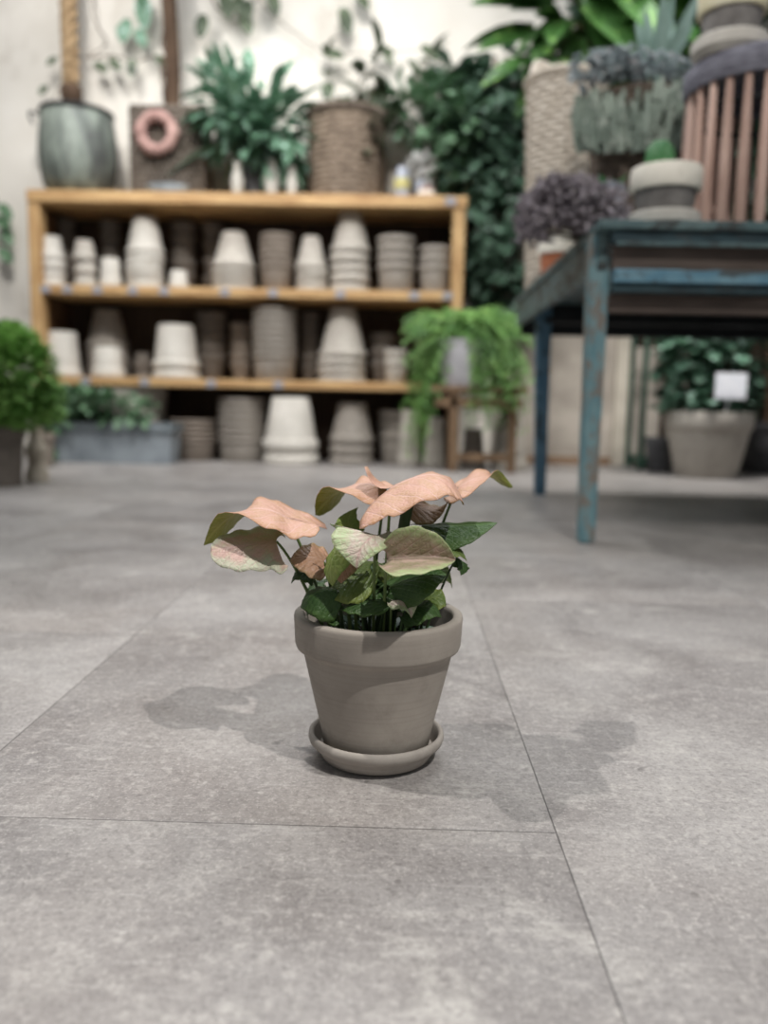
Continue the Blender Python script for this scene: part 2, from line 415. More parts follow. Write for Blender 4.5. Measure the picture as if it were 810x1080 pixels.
# ------------------------------------------------------------------ hero pot
PX, PY = -.0178, .806
POT_Z = .0095
def pot_profile(R, H, Rb, rh, over, t, rnd_=.12):
    """closed outer + inner profile of a rimmed flowerpot"""
    Rt = R-over; e = min(rh, over+t)*rnd_*2
    return [(0, 0), (Rb-e*.5, 0), (Rb, e*.5), (Rt, H-rh-over*.25), (R-over*.45, H-rh), (R-.08*over, H-rh+over*.6),
            (R, H-e*1.1), (R-e*.3, H-e*.3), (R-e, H), (R-t-over+e*.2, H), (R-t-over-e*.4, H-e*.8),
            (Rt-t, H-rh), (Rb-t, t*1.2), (0, t*1.2)]
pot = thing('potted_syngonium', 'grey clay pot with pink-leaved arrowhead plant alone in the middle of the floor', 'potted plant', (PX, PY, 0))
H0 = .1385
prof = [(0, 0), (.0500, 0), (.0525, .002), (.0555, .020), (.0735, .0985), (.0742, .1015), (.0765, .1030), (.0805, .1055), (.0818, .1090), (.0828, .130), (.0832, .1350), (.0826, .1372), (.0810, H0),
        (.0755, H0), (.0738, .1372), (.0730, .134), (.0700, .100), (.048, .008), (0, .008)]
bm = bmesh.new(); lathe(bm, [(r, z+POT_Z) for r, z in prof], 96, wob=lambda a, z: .0016*sin(a*2+1)+.0008*sin(a*5))
obj('flowerpot', bm, M['hero_pot'], pot, ang=60)
bm = bmesh.new()
lathe(bm, [(0, .100+POT_Z), (.03, .116+POT_Z), (.055, .115+POT_Z), (.0706, .110+POT_Z)], 48, wob=lambda a, z: .004*sin(a*7)+.003*sin(a*13+z*900))
for i in range(60):
    q = rv(); r = .006*rnd.uniform(.4, 1)
    bmesh.ops.create_icosphere(bm, subdivisions=1, radius=r*.5, matrix=Matrix.Translation((q.x*.06, q.y*.06, .117+POT_Z)))
obj('soil', bm, M['soil'], pot)
bm = bmesh.new()
lathe(bm, [(0, 0), (.050, 0), (.0545, .002), (.0585, .0085), (.0600, .0125), (.0612, .0135), (.0640, .0145), (.0668, .0175), (.0680, .0215), (.0676, .0252), (.0656, .0272), (.0636, .0268), (.0622, .0245), (.0604, .018), (.0575, .0095), (0, .0093)], 96)
sau = obj('saucer', bm, M['saucer'], ang=60); sau.location = (PX, PY, 0.0004)
tag(sau, 'round grey clay saucer under the pot with the pink-leaved plant', 'saucer')

# hero leaves, positions read in a close-up frame (cx, cy) around the plant
def cp(cx, cy, dy=0.0): return at(190+cx/2.189, 470+cy/2.189, PY+dy)-Vector((PX, PY, 0))
PK = rgb(226, 172, 152); PKV = rgb(238, 186, 180); OL = rgb(132, 138, 60); OLV = rgb(164, 166, 88)
LM = {
 'pink': leaf_mat('pink arrowhead leaf', rgb(216, 168, 146), rgb(238, 200, 194), rgb(200, 152, 114), rgb(206, 164, 128), .9, mw=.9, veins=.7),
 'pinkgreen': leaf_mat('pink and green arrowhead leaf', rgb(222, 186, 174), rgb(232, 192, 190), rgb(206, 210, 184), rgb(204, 196, 164), .7, mw=.6),
 'pale': leaf_mat('pale green arrowhead leaf', rgb(212, 196, 182), rgb(206, 150, 152), rgb(186, 204, 156), rgb(196, 206, 172), .75, mw=.58, veins=.35),
 'tan': leaf_mat('tan pink arrowhead leaf', rgb(188, 146, 118), rgb(208, 168, 144), rgb(166, 140, 96), rgb(176, 132, 100), .6, mw=.85),
 'green': leaf_mat('green arrowhead leaf', rgb(104, 126, 62), rgb(146, 160, 100), rgb(124, 138, 62), rgb(84, 108, 50), .6),
 'cup': leaf_mat('cupped pale leaf', rgb(158, 150, 118), rgb(204, 168, 162), rgb(178, 194, 140), rgb(206, 178, 166), .8, mw=.75, veins=.3),
 'lime': leaf_mat('yellow green arrowhead leaf', rgb(142, 162, 84), rgb(172, 186, 116), rgb(130, 152, 72), rgb(156, 156, 92), .6),
 'dark': leaf_mat('dark green arrowhead leaf', rgb(62, 92, 46), rgb(94, 124, 70), rgb(70, 98, 46), rgb(50, 76, 38), .6),
 'under': leaf_mat('olive leaf underside', rgb(136, 148, 62), rgb(168, 174, 94), rgb(126, 142, 54), rgb(148, 148, 72), .5, sub=.35),
 'under_dark': leaf_mat('green leaf underside', rgb(86, 110, 50), rgb(120, 140, 76), rgb(80, 104, 46), rgb(74, 96, 42), .5, sub=.3),
}
M['petiole'] = mottled('green petiole', rgb(84, 106, 54), rgb(112, 128, 76), 60, .5, .4, bump=0)
M['petiole_dark'] = mottled('dark green petiole', rgb(44, 62, 34), rgb(62, 82, 46), 60, .5, .4, bump=0)
PROFW = [(-1, .34), (-.85, .60), (-.6, .80), (-.3, .93), (0, 1.0), (.10, 1.0), (.25, .95), (.42, .82), (.60, .62), (.76, .40), (.88, .21), (.95, .09), (1, .0)]
def width(y, lobe, blunt=1.0):
    if blunt != 1.0: return width(y, lobe)**(blunt if y > 0 else 1)
    t = y/lobe if y < 0 else y
    for (a, wa), (b, wb) in zip(PROFW, PROFW[1:]):
        if a <= t <= b:
            k = (t-a)/(b-a); return wa+(wb-wa)*k
    return 0
def leaf(top, under, B, Cc, T, A, D, lobe=.38, twist=0., droop=0., ldrop=0., tipdrop=0., wave=.0016, stem=None, kind='petiole', sr=.0013, scurve=.35, sinus=.55, lobes=None, blunt=1.0, lp=1.25):
    """B base, Cc midrib middle (y=.42), T tip, A and D the two widest side points, all local vectors"""
    B, Cc, T, A, D = map(Vector, (B, Cc, T, A, D)); yc = .42
    mid0 = (B+Cc)*.5
    def Mid(y):
        if y < 0:
            tg = (Cc-B)*(1/yc)
            return B+tg*y*.8
        return B*((y-yc)*(y-1)/yc)+Cc*(y*(y-1)/(yc*(yc-1)))+T*(y*(y-yc)/(1-yc))
    sa, sd = A-mid0, D-mid0; la, ld_ = lobes or (None, None)
    tg = (T-B).normalized(); n = sa.cross(tg).normalized()
    if n.dot(Vector((0, -.5, .86))) < 0: sa, sd = sd, sa; la, ld_ = ld_, la; n = sa.cross(tg).normalized()
    bm = bmesh.new(); L1 = bm.loops.layers.uv.new('leaf'); L2 = bm.loops.layers.uv.new('edge')
    info = {}; NA = 8
    ys = [-1, -.82, -.64, -.46, -.28, -.12]; ys = [y*lobe for y in ys]+[i/22 for i in range(23)]
    ph = rnd.uniform(0, 6)
    halves = []
    for sgn, sv, lt in ((1, sa, la), (-1, sd, ld_)):
        rows = []
        loff = Vector((0, 0, 0)) if lt is None else Vector(lt)-(Mid(-lobe)+sv*PROFW[0][1])
        for y in ys:
            w = width(y, lobe, blunt); xin = 0 if y >= 0 else min(w*.92, sinus*w*(y/lobe)**.8 if False else sinus*w*((-y/lobe)**.7))
            tw = twist*max(0, (y-.25)/.75)**1.4
            s2 = Matrix.Rotation(tw*1.0, 3, tg) @ sv
            row = []
            for j in range(NA+1):
                x = xin+(w-xin)*j/NA
                p = Mid(y)+s2*x-n*(droop*x*x*sv.length)
                p += n*(wave*sin(y*19+ph+sgn)*x*x+wave*.8*sin((y*6.5-x*1.3)*2*pi)*x*(1.05-x)*.9)
                if y < 0: p += Vector((0, 0, -ldrop*(y/lobe)**2))+loff*(-y/lobe)**lp
                if y > .5: p += Vector((0, 0, -tipdrop*((y-.5)*2)**2))
                row.append((p, x*sgn, y, j/NA))
            rows.append(row)
        halves.append(rows)
    shared = {}
    for h, rows in enumerate(halves):
        vr = []
        for i, row in enumerate(rows):
            r = []
            for j, (p, x, y, e) in enumerate(row):
                if j == 0 and y >= 0:
                    if i not in shared: shared[i] = bm.verts.new(p); info[shared[i]] = (x, y, e)
                    r.append(shared[i]); continue
                if y >= 1: r.append(shared[i]); continue
                v = bm.verts.new(p); info[v] = (x, y, e); r.append(v)
            vr.append(r)
        for i in range(len(vr)-1):
            for j in range(NA):
                q = []
                for v in (vr[i][j], vr[i][j+1], vr[i+1][j+1], vr[i+1][j]):
                    if v not in q: q.append(v)
                if len(q) > 2:
                    if h == 1: q = q[::-1]
                    bm.faces.new(q)
    for f in bm.faces:
        for l in f.loops:
            x, y, e = info[l.vert]; l[L1].uv = (x*.5+.5, y); l[L2].uv = (e, 0)
    # make the upper side face along n
    bm.normal_update()
    if sum(f.normal.dot(n)*f.calc_area() for f in bm.faces if f.loops[0].vert in info and 0 <= info[f.loops[0].vert][1] < .5) < 0:
        bmesh.ops.reverse_faces(bm, faces=list(bm.faces))
    o = raw('leaf', bm, LM[top], pot); o.data.materials.append(LM[under])
    md = o.modifiers.new('thickness', 'SOLIDIFY'); md.thickness = .0005; md.offset = -1; md.material_offset = 1; md.material_offset_rim = 0
    if stem:
        S = Vector(stem); bq = bmesh.new()
        tube(bq, bez(S, S.lerp(B, .6)+Vector((0, 0, scurve*(B-S).length*.4)), B-n*.0006, 12), sr*1.5, 8, sr)
        obj('petiole', bq, M[kind], o)
    return o
ZS = .117+POT_Z-.004
def st(x, y): return (x, y, ZS)
# top canopy
leaf('pink', 'under', cp(487, 97, -.01), cp(582, 66, -.012), cp(652, 134, -.03), cp(545, 136, -.075), cp(550, 68, .055), lobe=.6, droop=.06, stem=st(.004, 0), twist=-.1, sinus=.3, scurve=.2, lobes=(cp(414, 190, -.055), cp(432, 46, .03)), wave=.0022, blunt=.5, lp=1.9)
leaf('pink', 'under', cp(474, 100, .045), cp(402, 90, .045), cp(312, 160, .05), cp(430, 138, -.005), cp(430, 78, .085), lobe=.3, twist=1.3, stem=st(-.01, .012), scurve=.3, wave=.002, blunt=.75)
leaf('pink', 'under', cp(640, 98, .05), cp(694, 72, .055), cp(762, 88, .10), cp(668, 116, .02), cp(690, 56, .10), lobe=.3, twist=-2.0, stem=st(.03, .015), scurve=.3, blunt=.7)
leaf('tan', 'under_dark', cp(530, 135, .03), cp(575, 150, .03), cp(618, 128, .02), cp(555, 180, .01), cp(570, 128, .05), lobe=.3, stem=st(.012, .01))
# left arm
leaf('pink', 'under', cp(246, 166, -.01), cp(160, 146, -.012), cp(54, 230, .012), cp(205, 196, -.06), cp(195, 120, .045), lobe=.5, twist=1.4, droop=.05, stem=st(-.045, .0), scurve=.3, sinus=.1, lobes=(cp(322, 194, -.04), cp(334, 180, .02)), wave=.0022)
leaf('pinkgreen', 'under', cp(222, 220, -.02), cp(150, 230, -.028), cp(70, 242, -.02), cp(165, 284, -.05), cp(170, 180, .015), lobe=.36, droop=.1, twist=-.15, stem=st(-.05, -.008), scurve=.4, blunt=.6, lobes=(cp(246, 286, -.05), cp(240, 205, .0)))
leaf('tan', 'under_dark', cp(332, 268, -.03), cp(298, 256, -.034), cp(254, 264, -.03), cp(300, 306, -.05), cp(312, 228, -.015), lobe=.25, stem=st(-.035, -.02), scurve=.3, blunt=.75)
leaf('dark', 'under_dark', cp(300, 300, -.02), cp(278, 292, -.02), cp(256, 318, -.02), cp(290, 318, -.035), cp(286, 282, -.005), lobe=.2, stem=st(-.04, -.01), sr=.0009, kind='petiole_dark')
# front pair
leaf('pale', 'under_dark', cp(450, 206, -.062), cp(422, 232, -.078), cp(408, 284, -.085), cp(350, 200, -.072), cp(486, 232, -.066), lobe=.38, droop=.1, twist=.15, stem=st(-.004, -.03), sr=.0012, scurve=.2, lobes=(cp(354, 182, -.06), cp(482, 196, -.055)))
leaf('cup', 'under', cp(476, 262, -.062), cp(556, 256, -.066), cp(636, 264, -.062), cp(548, 306, -.122), cp(545, 190, -.075), lobe=.16, droop=-.05, wave=.001, stem=st(.005, -.035), sr=.0012, scurve=.1)
# right arm
leaf('dark', 'under', cp(560, 186, .0), cp(640, 184, .0), cp(732, 178, .0), cp(610, 240, -.03), cp(620, 166, .05), lobe=.28, droop=.15, stem=st(.03, 0), kind='petiole_dark')
leaf('green', 'under', cp(585, 222, .01), cp(625, 214, .01), cp(690, 204, .0), cp(625, 246, -.01), cp(600, 202, .03), lobe=.2, droop=.1, stem=st(.025, 0), kind='petiole_dark')
leaf('green', 'under_dark', cp(600, 242, -.02), cp(630, 240, -.02), cp(662, 266, -.02), cp(625, 260, -.04), cp(625, 230, 0), lobe=.2, stem=st(.04, -.01), kind='petiole_dark', sr=.001)
leaf('dark', 'under_dark', cp(640, 258, -.01), cp(652, 272, -.012), cp(648, 300, -.015), cp(634, 282, -.02), cp(664, 280, -.005), lobe=.15, stem=st(.045, 0), kind='petiole_dark', sr=.0009)
# middle layer
leaf('lime', 'under', cp(398, 196, .02), cp(388, 172, .02), cp(412, 142, .03), cp(360, 186, .01), cp(420, 180, .03), lobe=.2, stem=st(-.02, .01))
leaf('lime', 'under', cp(372, 216, -.048), cp(350, 262, -.058), cp(352, 325, -.06), cp(336, 258, -.05), cp(404, 252, -.06), lobe=.2, droop=.3, stem=st(-.025, -.03))
leaf('tan', 'under', cp(395, 250, -.04), cp(380, 275, -.045), cp(372, 318, -.05), cp(352, 282, -.05), cp(418, 284, -.04), lobe=.2, droop=.3, stem=st(-.02, -.02))
leaf('green', 'under_dark', cp(440, 284, -.03), cp(394, 308, -.04), cp(338, 348, -.045), cp(404, 356, -.06), cp(386, 276, -.015), lobe=.25, droop=.2, stem=st(-.008, -.02), kind='petiole_dark')
leaf('dark', 'under_dark', cp(362, 334, -.05), cp(322, 336, -.055), cp(278, 374, -.045), cp(318, 398, -.065), cp(318, 318, -.03), lobe=.3, droop=.25, stem=st(-.03, -.04), kind='petiole_dark')
leaf('dark', 'under_dark', cp(484, 328, -.045), cp(540, 308, -.055), cp(616, 298, -.05), cp(548, 362, -.07), cp(535, 274, -.02), lobe=.3, droop=.2, stem=st(.01, -.03), kind='petiole_dark')
leaf('dark', 'under_dark', cp(480, 300, .0), cp(440, 288, .0), cp(396, 322, .0), cp(435, 338, -.02), cp(440, 262, .02), lobe=.25, droop=.2, stem=st(0, 0), kind='petiole_dark')
leaf('dark', 'under_dark', cp(470, 330, -.02), cp(448, 345, -.03), cp(430, 385, -.035), cp(418, 350, -.04), cp(482, 362, -.035), lobe=.25, droop=.2, stem=st(-.004, -.02), kind='petiole_dark')
leaf('green', 'under_dark', cp(470, 270, -.01), cp(490, 300, -.02), cp(486, 345, -.03), cp(458, 310, -.02), cp(524, 306, -.02), lobe=.25, droop=.2, stem=st(.01, -.01), kind='petiole_dark')
leaf('green', 'under_dark', cp(560, 364, -.03), cp(590, 350, -.03), cp(614, 374, -.03), cp(590, 390, -.04), cp(588, 334, -.02), lobe=.25, stem=st(.035, -.025), kind='petiole_dark')
leaf('pale', 'under_dark', cp(488, 358, -.055), cp(514, 362, -.06), cp(534, 398, -.062), cp(500, 380, -.065), cp(542, 356, -.05), lobe=.2, stem=st(.012, -.05), sr=.0009)
leaf('dark', 'under_dark', cp(474, 360, -.05), cp(420, 362, -.055), cp(368, 378, -.05), cp(420, 388, -.065), cp(420, 346, -.03), lobe=.25, droop=.2, stem=st(.0, -.04), kind='petiole_dark')
leaf('dark', 'under_dark', cp(520, 380, -.045), cp(560, 370, -.05), cp(604, 398, -.04), cp(556, 408, -.065), cp(556, 354, -.03), lobe=.25, droop=.2, stem=st(.02, -.045), kind='petiole_dark')
leaf('dark', 'under_dark', cp(360, 395, -.05), cp(330, 376, -.05), cp(292, 392, -.045), cp(330, 404, -.06), cp(330, 358, -.03), lobe=.25, stem=st(-.03, -.045), kind='petiole_dark')
leaf('green', 'under_dark', cp(560, 300, .04), cp(600, 290, .04), cp(628, 330, .04), cp(590, 325, .02), cp(590, 270, .05), lobe=.3, stem=st(.02, .02), kind='petiole_dark')
leaf('dark', 'under_dark', cp(330, 320, .04), cp(300, 330, .04), cp(285, 365, .04), cp(300, 360, .02), cp(320, 310, .05), lobe=.3, stem=st(-.03, .02), kind='petiole_dark')
leaf('dark', 'under_dark', cp(400, 340, .02), cp(430, 320, .02), cp(475, 350, .01), cp(430, 365, .0), cp(430, 296, .04), lobe=.3, stem=st(-.01, .02), kind='petiole_dark')
leaf('dark', 'under_dark', cp(500, 350, .03), cp(530, 322, .03), cp(580, 350, .02), cp(530, 368, .0), cp(535, 300, .05), lobe=.3, stem=st(.01, .03), kind='petiole_dark')
bq = bmesh.new(); tube(bq, bez(st(.012, .01), cp(500, 260, .01), cp(528, 125, .012), 14), .0050, 12, .0058); obj('sheath_stem', bq, M['petiole_dark'], pot)
for x, y, h, tx in ((.008, -.012, .075, .012), (-.012, -.02, .06, -.02), (.0, .0, .085, .03)):     # thick dark main stems
    bq = bmesh.new(); tube(bq, bez(st(x, y), (x, y, ZS+h*.6), (x+tx*.5, y, ZS+h), 10), .0032, 10, .0018); obj('stem', bq, M['petiole_dark'], pot)
bq = bmesh.new()
for i in range(26):
    a = rnd.uniform(0, 6.28); r = rnd.uniform(.01, .062); p = Vector((r*cos(a), r*sin(a), ZS+.003))
    leafcard(bq, p, Vector((cos(a), sin(a), rnd.uniform(.3, 1.3)))+rv()*.4, Vector((0, 0, 1)), rnd.uniform(.018, .035), rnd.uniform(.008, .015), .3)
raw('young_shoots', bq, LM['dark'] if False else FM['dark'], pot)

# ------------------------------------------------------------------ shelving unit
SX0, SX1, SY0, SY1 = -2.137, .335, 4.85, 5.32
sh = thing('wooden_shelving_unit', 'long pine shelving unit full of clay pots against the cream wall', 'shelf', ((SX0+SX1)/2, SY0, 0))
def sbox(name, mat, x0, x1, y0, y1, z0, z1, bev=.004):
    bm = bmesh.new(); ox, oy = sh.location.x, sh.location.y
    box(bm, x0-ox, x1-ox, y0-oy, y1-oy, z0, z1, bev); return obj(name, bm, mat, sh, smooth=False)
sbox('top_board', M['pine'], SX0, SX1+.01, SY0-.01, SY1, 1.452, 1.517)
Z1, Z2 = .998, .482
sbox('shelf_board', M['pine'], SX0+.07, SX1-.07, SY0, SY1-.02, Z1-.052, Z1)
sbox('shelf_board', M['pine'], SX0+.07, SX1-.07, SY0, SY1-.02, Z2-.048, Z2)
sbox('side_post', M['pine_v'], SX0, SX0+.068, SY0, SY0+.09, 0, 1.452)
sbox('side_post', M['pine_v'], SX1-.068, SX1, SY0, SY0+.09, 0, 1.452)
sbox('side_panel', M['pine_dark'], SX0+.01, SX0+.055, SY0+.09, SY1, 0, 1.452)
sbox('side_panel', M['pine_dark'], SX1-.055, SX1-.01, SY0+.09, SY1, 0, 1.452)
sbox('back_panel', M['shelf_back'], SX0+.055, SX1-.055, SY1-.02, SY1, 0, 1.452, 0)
for px, z in ((48, Z1), (71, Z1), (103, Z1), (140, Z1), (173, Z1), (237, Z1), (288, Z1), (359, Z1), (437, Z1), (472, Z1), (88, Z2), (151, Z2), (222, Z2), (294, Z2)):
    x = at(px, 305, SY0).x
    sbox('price_ticket', M['tag'], x-.027, x+.027, SY0-.004, SY0, z-.046, z-.006, 0)
x = at(475, 211, SY0).x; sbox('price_ticket', M['tag'], x-.03, x+.03, SY0-.014, SY0-.01, 1.466, 1.506, 0)

ORD = ['topmost', 'second from top', 'third from top', 'fourth from top', 'fifth from top', 'sixth from top', 'seventh from top', 'eighth from top', 'ninth from top', 'tenth from top']
GRP = 'clay pots stacked on the shelving unit'
def stack(x0, x1, ptop, z, n, mode, tone, desc, Y=None, hf=None, taper=.68, rimf=.2, tone2=None, group=GRP):
    """stack of n nested flowerpots whose outline spans pixels x0..x1 with its top at row ptop, standing at height z"""
    dep = 5.0 if Y is None else Y
    R = (at(x1, ptop, dep).x-at(x0, ptop, dep).x)/2
    Yc = SY0+.035+R if Y is None else Y
    R = (at(x1, ptop, Yc).x-at(x0, ptop, Yc).x)/2
    X = at((x0+x1)/2, (ptop+300)/2 if z > .6 else (ptop+400)/2, Yc).x
    ztop = at((x0+x1)/2, ptop, Yc).z
    tot = ztop-z-.001
    if n == 1: Hp, pitch = tot, 0
    else:
        Hp = tot*hf if hf else min(tot*.6, R*1.7); pitch = (tot-Hp)/(n-1)
    if n > 1: rh = min(pitch*.66, Hp*.3)
    else: rh = Hp*rimf
    t = min(.006, R*.07)
    over = R*.085 if mode == 'up' else R*.10
    Rb = max(R*.35, R*taper)
    prof = pot_profile(R, Hp, Rb, rh, over, t)
    if mode == 'down': prof = [(r, Hp-zz) for r, zz in prof]
    bm = bmesh.new(); lathe(bm, prof, 32)
    first = None
    for i in range(n):      # i = 0 lowest
        k = n-1-i
        kind = 'upturned' if mode == 'down' else 'upright'
        tn = {'white': 'whitish', 'pale': 'pale', 'grey': 'grey', 'brown': 'brown', 'dark': 'dark'}[tone]
        lab = (f'{tn} {kind} pot, {ORD[k] if k < n-1 else "lowest"} of {desc}' if n > 1 else f'single {kind} {tn} clay pot {desc}')
        loc = (X+(rnd.uniform(-.004, .004) if i else 0), Yc+(rnd.uniform(-.003, .003) if i else 0), z+.001+i*pitch)
        if first is None:
            first = obj('flowerpot', bm, CL[tone], None, ang=50); first.location = loc; tag(first, lab, 'pot', group)
        else: o = dup(first, loc, lab)
    return X, Yc, R, ztop
YB = 5.17
# upper shelf
stack(41, 69, 250, Z1, 4, 'down', 'white', 'the first stack from left on upper shelf')
stack(78, 102, 254, Z1, 3, 'down', 'pale', 'the second stack from left on upper shelf')
stack(105, 128, 273, Z1, 1, 'down', 'white', 'alone between second and tall stack on upper shelf', rimf=.3, taper=.78)
stack(133, 173, 230, Z1, 6, 'down', 'white', 'the tall white stack left on upper shelf', hf=.5, taper=.6)
stack(178, 199, 286, Z1, 1, 'down', 'white', 'smallest on the upper shelf', rimf=.35, taper=.75)
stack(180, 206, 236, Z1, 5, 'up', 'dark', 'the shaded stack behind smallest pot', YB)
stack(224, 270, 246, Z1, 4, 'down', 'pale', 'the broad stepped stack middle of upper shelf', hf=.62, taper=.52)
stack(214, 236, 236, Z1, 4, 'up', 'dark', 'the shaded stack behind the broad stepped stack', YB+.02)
stack(274, 309, 248, Z1, 6, 'up', 'brown', 'the straight stack right of the stepped stack', hf=.45, taper=.84)
stack(312, 346, 250, Z1, 4, 'down', 'pale', 'the dome-shaped stack before the tallest stack', hf=.6, taper=.5)
stack(348, 390, 225, Z1, 5, 'down', 'pale', 'the tallest stack right on upper shelf', hf=.5, taper=.55)
stack(398, 439, 251, Z1, 4, 'up', 'grey', 'the broad upright stack right of tallest stack', hf=.5, taper=.86)
stack(442, 475, 261, Z1, 3, 'up', 'grey', 'the last stack by the right post', hf=.6, taper=.86)
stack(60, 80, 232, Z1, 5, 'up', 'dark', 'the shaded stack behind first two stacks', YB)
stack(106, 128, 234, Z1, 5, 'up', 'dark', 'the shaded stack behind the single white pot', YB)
# lower shelf
stack(46, 86, 350, Z2, 1, 'down', 'white', 'at left end of the lower shelf', taper=.74, rimf=.16)
stack(97, 131, 366, Z2, 1, 'down', 'white', 'in front of the tall domed stack', taper=.8, rimf=.3)
stack(92, 137, 327, Z2, 5, 'down', 'grey', 'the tall domed stack left on lower shelf', YB, hf=.55, taper=.55)
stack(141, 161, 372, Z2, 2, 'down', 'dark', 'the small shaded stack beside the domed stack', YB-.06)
stack(161, 211, 343, Z2, 2, 'down', 'white', 'the broad white stack left on lower shelf', hf=.8, taper=.74, rimf=.4)
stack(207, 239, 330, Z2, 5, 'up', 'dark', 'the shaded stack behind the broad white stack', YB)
stack(243, 266, 341, Z2, 5, 'up', 'brown', 'the narrow shaded stack mid lower shelf', YB-.03)
stack(266, 313, 326, Z2, 8, 'up', 'grey', 'the straight ringed stack mid lower shelf', hf=.36, taper=.88)
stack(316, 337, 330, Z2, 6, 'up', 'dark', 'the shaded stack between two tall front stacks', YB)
stack(335, 387, 325, Z2, 4, 'down', 'pale', 'the tall pointed stack on lower shelf', hf=.66, taper=.5)
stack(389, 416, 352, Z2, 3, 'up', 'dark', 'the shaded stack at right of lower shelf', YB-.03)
stack(405, 430, 369, Z2, 2, 'up', 'pale', 'the small pale pair right of lower shelf', hf=.7, taper=.86)
# floor row
stack(180, 228, 442, 0, 5, 'up', 'brown', 'the broad stack beside the zinc trough', hf=.5, taper=.86)
stack(230, 281, 420, 0, 7, 'up', 'grey', 'the ringed stack under the lower shelf', hf=.36, taper=.88)
stack(278, 337, 419, 0, 2, 'down', 'white', 'the big white pair on the floor', Y=4.92, hf=.78, taper=.66, rimf=.4)
stack(348, 395, 425, 0, 3, 'down', 'grey', 'the domed stack right of big white pair', hf=.65, taper=.62)
stack(400, 442, 433, 0, 3, 'up', 'grey', 'the floor stack left of plant stand', YB-.05, hf=.6, taper=.84)
stack(420, 446, 432, 0, 1, 'down', 'pale', 'on the floor before the plant stand', taper=.7)
# tall pale vessel behind the trough
p = fl(140, 487)
bm = bmesh.new(); lathe(bm, [(0, 0), (.15, 0), (.17, .01), (.205, .40), (.20, .44), (.19, .455), (.12, .47), (0, .475)], 36, wob=lambda a, z: .01*sin(a*2))
o = obj('garden_pot', bm, CL['pale']); o.location = (at(140, 440, 5.07).x, 5.07, 0); tag(o, 'large grey upturned pot behind the zinc trough under the lower shelf', 'pot')

# ------------------------------------------------------------------ basketry
def weave(bm, R0, R1, H, stakes=18, rows=24, amp=.035, seg=108, c=(0, 0, 0), rot=None, bulge=0):
    """woven wall, outside and inside skin and a floor"""
    prof = []
    sub = 4
    for i in range(rows*sub+1):
        t = i/(rows*sub); prof.append((R0+(R1-R0)*t+bulge*sin(pi*t), H*t, i))
    rings = []
    for r, z, i in prof:
        ring = []
        row = i//sub; fr = (i % sub)/sub
        for k in range(seg):
            a = 2*pi*k/seg
            o = amp*(.4*sin(stakes*a+pi*(row % 2))*sin(pi*fr)+.6*sin(pi*fr))+(.035*max(0, cos(stakes*a/2))**6)
            ring.append(vert(bm, ((r*(1+o))*cos(a), (r*(1+o))*sin(a), z), c, rot))
        rings.append(ring)
    inner = [[vert(bm, (R*.9*cos(2*pi*k/seg), R*.9*sin(2*pi*k/seg), z), c, rot) for k in range(seg)] for R, z in ((R1, H), (R0, .02))]
    rings += inner
    for A, B in zip(rings, rings[1:]):
        for k in range(seg): bm.faces.new((A[k], A[(k+1) % seg], B[(k+1) % seg], B[k]))
    bm.faces.new(rings[0][::-1]); bm.faces.new(rings[-1])
def braid(bm, R, r, z, n=60, strands=2, c=(0, 0, 0)):
    for s_ in range(strands):
        pts = []
        N_ = 120
        for i in range(N_+1):
            a = 2*pi*i/N_; ph = n/3*a+2*pi*s_/strands
            rr = R+r*.6*cos(ph); pts.append((c[0]+rr*cos(a), c[1]+rr*sin(a), c[2]+z+r*.6*sin(ph)))
        tube(bm, pts, r*.7, 6, cap=False)

TZ = 1.518     # top of the shelving unit
# patina bucket
p = at(83, 195, 5.08); R = .222
buck = thing('copper_cauldron', 'round green-grey patinated metal cauldron on the left end of the shelf top', 'cauldron', (p.x, 5.08, TZ))
bm = bmesh.new()
H = at(83, 121, 5.08).z-TZ
lathe(bm, [(0, 0), (.13, 0), (.165, .02), (.20, .08), (.219, .17), (.224, .25), (.219, .33), (.204, H-.03), (.192, H), (.180, H), (.186, H-.05), (.205, .25), (.17, .06), (.1, .02), (0, .02)], 48, wob=lambda a, z: .012*sin(3*a+z*4))
obj('bowl', bm, M['patina'], buck)
bm = bmesh.new(); pts = [(.2*cos(2*pi*i/40), .2*sin(2*pi*i/40), H) for i in range(41)]; tube(bm, pts, .012, 8, cap=False); obj('rim_band', bm, M['black_metal'], buck)
bm = bmesh.new(); tube(bm, bez((-.2, 0, H-.02), (-.31, -.03, H+.05), (-.25, -.02, H-.06), 10), .008, 6); obj('handle', bm, M['black_metal'], buck)
# hanging rope and dark pole
p0 = at(75, -40, 5.2); p1 = at(75, 95, 5.2)
rope = thing('hanging_rope', 'thick pale hemp rope hanging above the patinated cauldron', 'rope', (p1.x, 5.2, p1.z))
bm = bmesh.new()
for s_ in range(3):
    pts = []
    for i in range(90):
        t = i/89; ph = t*2*pi*9+2*pi*s_/3; pts.append((.024*cos(ph), .024*sin(ph), t*1.9))
    tube(bm, pts, .030, 8)
obj('strands', bm, M['rope'], rope)
bm = bmesh.new(); lathe(bm, [(0, -.10), (.03, -.095), (.058, -.05), (.062, 0), (.045, .03), (0, .035)], 20, wob=lambda a, z: .1*sin(a*7)); obj('knot', bm, M['bark'], rope)
bm = bmesh.new()
for i in range(12): tube(bm, [(0, 0, -.08), (rnd.uniform(-.02, .02), rnd.uniform(-.02, .02), -.14), (rnd.uniform(-.03, .03), rnd.uniform(-.03, .03), -.2)], .005, 5)
obj('tassel', bm, M['twig'], rope)
p0 = at(181, 130, 5.25)
bm = bmesh.new(); tube(bm, [(0, 0, 0), (.012, 0, .3), (-.008, 0, .7), (.01, 0, 1.1), (0, 0, 1.75)], .046, 12); 
